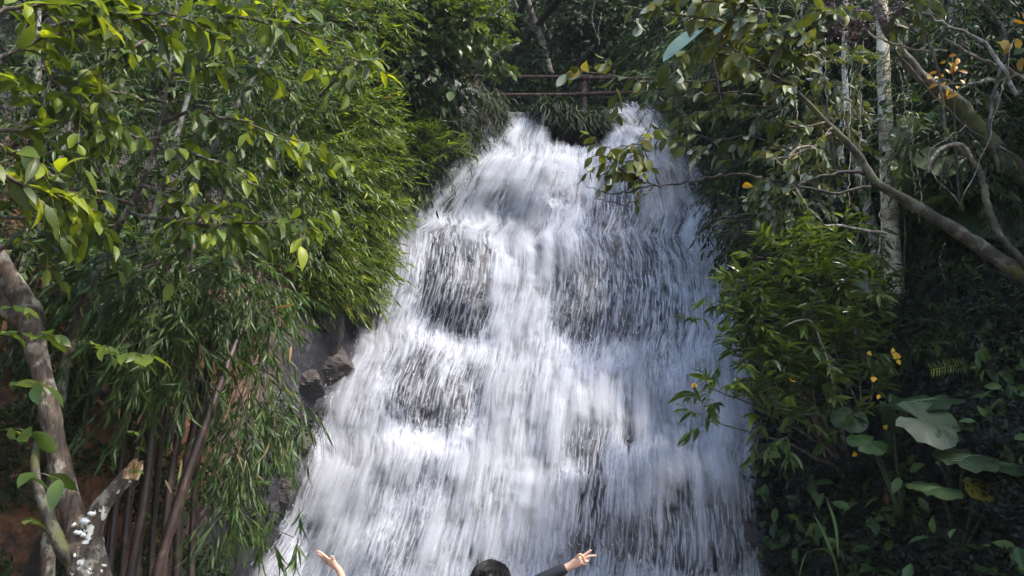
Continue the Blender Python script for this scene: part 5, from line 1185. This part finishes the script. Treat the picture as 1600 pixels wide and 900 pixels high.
def person(label, foot, head_c, armsR, armsL, hairstyle, topmat, sleeveR, sleeveL, s=1.0):
    """armsX: shoulder, elbow, wrist and finger tip chains in world space"""
    loc = np.asarray(foot, float); root = empty('person', loc, label, 'person')
    hx, hy, hz = head_c; neck = A(hx, hy+.01, hz-.10*s); chest = A(hx*.8+loc[0]*.2, hy+.02, hz-.30*s); waist = A(hx*.4+loc[0]*.6, loc[1], hz-.56*s); hip = A(loc[0], loc[1], loc[2]+.86*s*.97)
    ch = [[(hip, (.13*s, .10*s)), (waist, (.115*s, .085*s)), (chest, (.15*s, .10*s)), (neck-UP*.07*s, (.06*s, .055*s)), (neck, (.05*s, .052*s)), (neck+UP*.06*s, .05*s)]]
    for sx in (-1, 1):
        kn = A(loc[0]+sx*.1*s, loc[1]-.02, loc[2]+.46*s); an = A(loc[0]+sx*.11*s, loc[1]+.02, loc[2]+.08*s)
        ch.append([(hip, (.13*s, .10*s)), (A(loc[0]+sx*.09*s, loc[1], loc[2]+.78*s), .085*s), (kn, .055*s), (an, .038*s), (A(loc[0]+sx*.12*s, loc[1]-.14, loc[2]+.035), .03*s)])
    for arm in (armsR, armsL):
        sh, el, wr, palm, fingers = arm
        ch.append([(chest, (.15*s, .10*s)), (sh, .05*s), (el, .037*s), ((el+wr)/2, .034*s), (wr, (.024*s, .024*s)), (palm, (.036*s, .02*s))])
        for fg in fingers: ch.append([(palm, (.036*s, .02*s))]+fg)
    body = skin_mesh('body', ch, 'skin', root, 2, loc)
    V, F = headgeo(np.asarray(head_c, float), s); g = Geo(); g.add(V, F); hd = link('head', g.mesh('head', loc, True), M['skin'], root)
    for sx in (-1, 1):
        ec = A(hx+sx*.029*s, hy-.083*s, hz+.002*s)
        for nm, r_, mt, o_ in (('eye', .0125, 'eye', 0), ('iris', .0062, 'iris', -.0085)):
            V, F = headgeo(A(0, 0, 0), 1); dd = norm(V); g = Geo(); g.add(ec+A(0, o_, 0)+dd*r_*s, F); link(nm, g.mesh(nm, loc, True), M[mt], hd)
        g = Geo(); g.add(*tube(np.array([A(hx+sx*.078*s, hy+.005, hz-.03*s), A(hx+sx*.086*s, hy+.012, hz), A(hx+sx*.08*s, hy+.01, hz+.025*s)]), [.008, .014, .008], 8)); link('ear', g.mesh('ear', loc, True), M['skin'], hd)
        g = Geo(); g.add(*tube(np.array([A(hx+sx*.015*s, hy-.092*s, hz+.022*s), A(hx+sx*.03*s, hy-.090*s, hz+.027*s), A(hx+sx*.045*s, hy-.08*s, hz+.022*s)]), [.003, .0035, .002], 5)); link('eyebrow', g.mesh('eyebrow', loc), M['hair'], hd)
    g = Geo(); g.add(*tube(np.array([A(hx-.022*s, hy-.088*s, hz-.052*s), A(hx, hy-.096*s, hz-.054*s), A(hx+.022*s, hy-.088*s, hz-.052*s)]), [.003, .006, .003], 6)); link('mouth', g.mesh('mouth', loc, True), M['lip'], hd)
    # hair cap with side parting and strands
    V, F = headgeo(np.asarray(head_c, float), s); d = V-np.asarray(head_c); r_ = norm(d); keep_low = (d[:, 2] < (.045*s+.02*s*np.sin(r_[:, 0]*3+.6))) & (d[:, 1] < -.035*s)
    lowb = d[:, 2] < -.07*s
    push = np.where(keep_low | lowb, -.012, .016)*s; V2 = V+r_*push[:, None]+r_*(.004*fbm(r_*np.array([26, 26, 5]), 2, 3))[:, None]
    g = Geo(); g.add(V2, F); hairo = link('hair', g.mesh('hair', loc, True), M['hair'], root)
    rr = np.random.default_rng(8); g = Geo()
    for k in range(420):
        a = rr.uniform(-2.6, 2.6); el_ = rr.uniform(.75, 1.5); top_ = np.asarray(head_c)+s*A(.088*math.sin(a)*math.cos(el_), .106*-math.cos(a)*math.cos(el_), .131*math.sin(el_))
        lowp = np.asarray(head_c)+s*A(.096*math.sin(a), -.112*math.cos(a), rr.uniform(.02, .07))
        if hairstyle == 'loose' and abs(a) > .7: lowp[2] -= rr.uniform(.05, .22)*s
        mid = (top_+lowp)/2; mid = np.asarray(head_c)+norm(mid-np.asarray(head_c))*.128*s*rr.uniform(.97, 1.03)
        g.add(*tube(spline([top_, mid, lowp], 6), [.0022, .0015], 3, cap=False))
    for k in range(70):
        a = rr.uniform(0, 6.28); q0 = np.asarray(head_c)+s*A(.08*math.cos(a), .09*math.sin(a), rr.uniform(.08, .125)); d_ = norm(q0-np.asarray(head_c)); q1 = q0+d_*rr.uniform(.005, .02)+rr.normal(0, .008, 3)
        g.add(*tube(np.array([q0-d_*.005, q0+d_*.012, q1-UP*rr.uniform(0, .02)]), [.0012, .0007], 3, cap=False))
    link('hair_strands', g.mesh('hair_strands', loc), M['hair'], root, 'stuff')
    if hairstyle == 'loose':
        th = np.linspace(-.5, np.pi+.5, 14); c = np.asarray(head_c)+A(.012, .0, .130)*s; q = np.stack([c[0]+.023*np.cos(th), c[1]+0*th, c[2]+.014*np.sin(th)], -1)
        g = Geo(); g.add(*tube(q, [.003, .003], 6)); link('hair_band', g.mesh('hair_band', loc, True), M['tie'], root)
    # clothing follows the body
    chs = [[(hip+UP*.02, (.15*s, .125*s)), (waist, (.135*s, .11*s)), (chest, (.165*s, .12*s)), (neck-UP*.055*s, (.068*s, .065*s))]]
    for arm, fr in ((armsR, sleeveR), (armsL, sleeveL)):
        sh, el, wr = arm[:3]; c_ = [(chest, (.165*s, .12*s)), (sh, .062*s)]
        if fr >= 1: c_ += [(el, .049*s), (el*.5+wr*.5, .043*s), (wr*.93+el*.07, .032*s)]
        else: c_ += [(sh*(1-fr)+el*fr, .055*s)]
        chs.append(c_)
    skin_mesh('shirt', chs, topmat, root, 2, loc)
    chs = [[(hip, (.15*s, .12*s)), (hip+UP*.05, (.145*s, .115*s))]]
    for sx in (-1, 1): chs.append([(hip, (.15*s, .12*s)), (A(loc[0]+sx*.09*s, loc[1], loc[2]+.78*s), .10*s), (A(loc[0]+sx*.1*s, loc[1]-.02, loc[2]+.46*s), .07*s), (A(loc[0]+sx*.11*s, loc[1]+.02, loc[2]+.10*s), .055*s)])
    skin_mesh('trousers', chs, 'trouser', root, 2, loc)
    for sx in (-1, 1): skin_mesh('shoe', [[(A(loc[0]+sx*.11*s, loc[1]+.05, loc[2]+.045), .045*s), (A(loc[0]+sx*.12*s, loc[1]-.1, loc[2]+.04), .043*s), (A(loc[0]+sx*.12*s, loc[1]-.19, loc[2]+.03), .03*s)]], 'shoe', root, 2, loc)
    return root
YP = 5.0
def W_(px_, py_, dy=0): return P(px_, py_, YP+dy)
# person one: head at the bottom centre, sleeved arm with a V sign
hc = W_(767, 873, 0)-UP*.133
wr = W_(892, 884, 0); palm = W_(903, 878, -.01)
tips = lambda *pts: [(W_(a, b, c), r) for a, b, c, r in pts]
fR = [tips((908, 871, -.012, .0105), (915, 866, -.015, .0085), (924, 859, -.02, .0065)),
      tips((912, 873, -.012, .0105), (920, 869, -.015, .0085), (932, 868, -.02, .0065)),
      tips((913, 877, -.012, .010), (919, 876, -.035, .0085), (914, 878.5, -.05, .007)),
      tips((911, 881, -.01, .0095), (917, 881, -.03, .008), (911, 881.5, -.045, .0065)),
      tips((900, 872, -.025, .010), (906, 865.5, -.04, .0085), (913, 871, -.045, .007))]
sh = hc+A(.16, .02, -.27); el = W_(833, 913, .03)
shL = hc+A(-.16, .02, -.27); elL = shL+A(-.06, .02, -.27); wrL = elL+A(.02, -.08, -.23); palmL = wrL+A(0, -.02, -.06)
fL = [[(palmL+A(-.03+.018*k, -.01, -.04), .009), (palmL+A(-.032+.019*k, -.02, -.075), .0075), (palmL+A(-.03+.018*k, -.035, -.10+.006*abs(k-1.5)), .0065)] for k in range(4)]+[[(palmL+A(.035, -.02, -.01), .010), (palmL+A(.042, -.03, -.045), .008)]]
person('dark-haired person in black sleeves making a V sign with one hand, bottom centre', (hc[0]+.02, 5.0, 0.0), hc, (sh, el, wr, palm, fR), (shL, elL, wrL, palmL, fL), 'loose', 'sleeve', 1, 1)
# person two: only a bare raised arm with open palm shows
wr = W_(530, 890, 0); palm = W_(519, 880, 0)
fR = [tips((508, 869, 0, .0095), (502, 864, 0, .008), (495, 860.5, 0, .0065)),
      tips((508, 874, .015, .0095), (502, 869, .018, .008), (496, 863.5, .02, .0065)),
      tips((509, 877, .03, .009), (504, 872, .035, .0075), (499, 868, .04, .006)),
      tips((511, 880, .045, .0085), (507, 876, .05, .007), (503, 872.5, .055, .006)),
      tips((521, 874, -.02, .0095), (519.5, 870, -.03, .008), (517, 868, -.035, .006))]
sh2 = A(-.68, 5.05, 1.13); el2 = A(-.915, 5.03, 1.22); hc2 = A(-.50, 5.05, 1.30)
shL = sh2+A(.34, 0, 0); elL = shL+A(.06, .02, -.26); wrL = elL+A(-.02, -.08, -.22); palmL = wrL+A(0, -.02, -.06)
fL = [[(palmL+A(-.03+.018*k, -.01, -.04), .009), (palmL+A(-.032+.019*k, -.02, -.075), .0075), (palmL+A(-.03+.018*k, -.035, -.10+.006*abs(k-1.5)), .0065)] for k in range(4)]+[[(palmL+A(-.035, -.02, -.01), .010), (palmL+A(-.042, -.03, -.045), .008)]]
person('person showing only a bare raised forearm with open palm, bottom left of centre', (-.50, 5.05, 0.0), hc2, (sh2, el2, wr, palm, fR), (shL, elL, wrL, palmL, fL), 'short', 'shirt', .9, .9, s=.9)
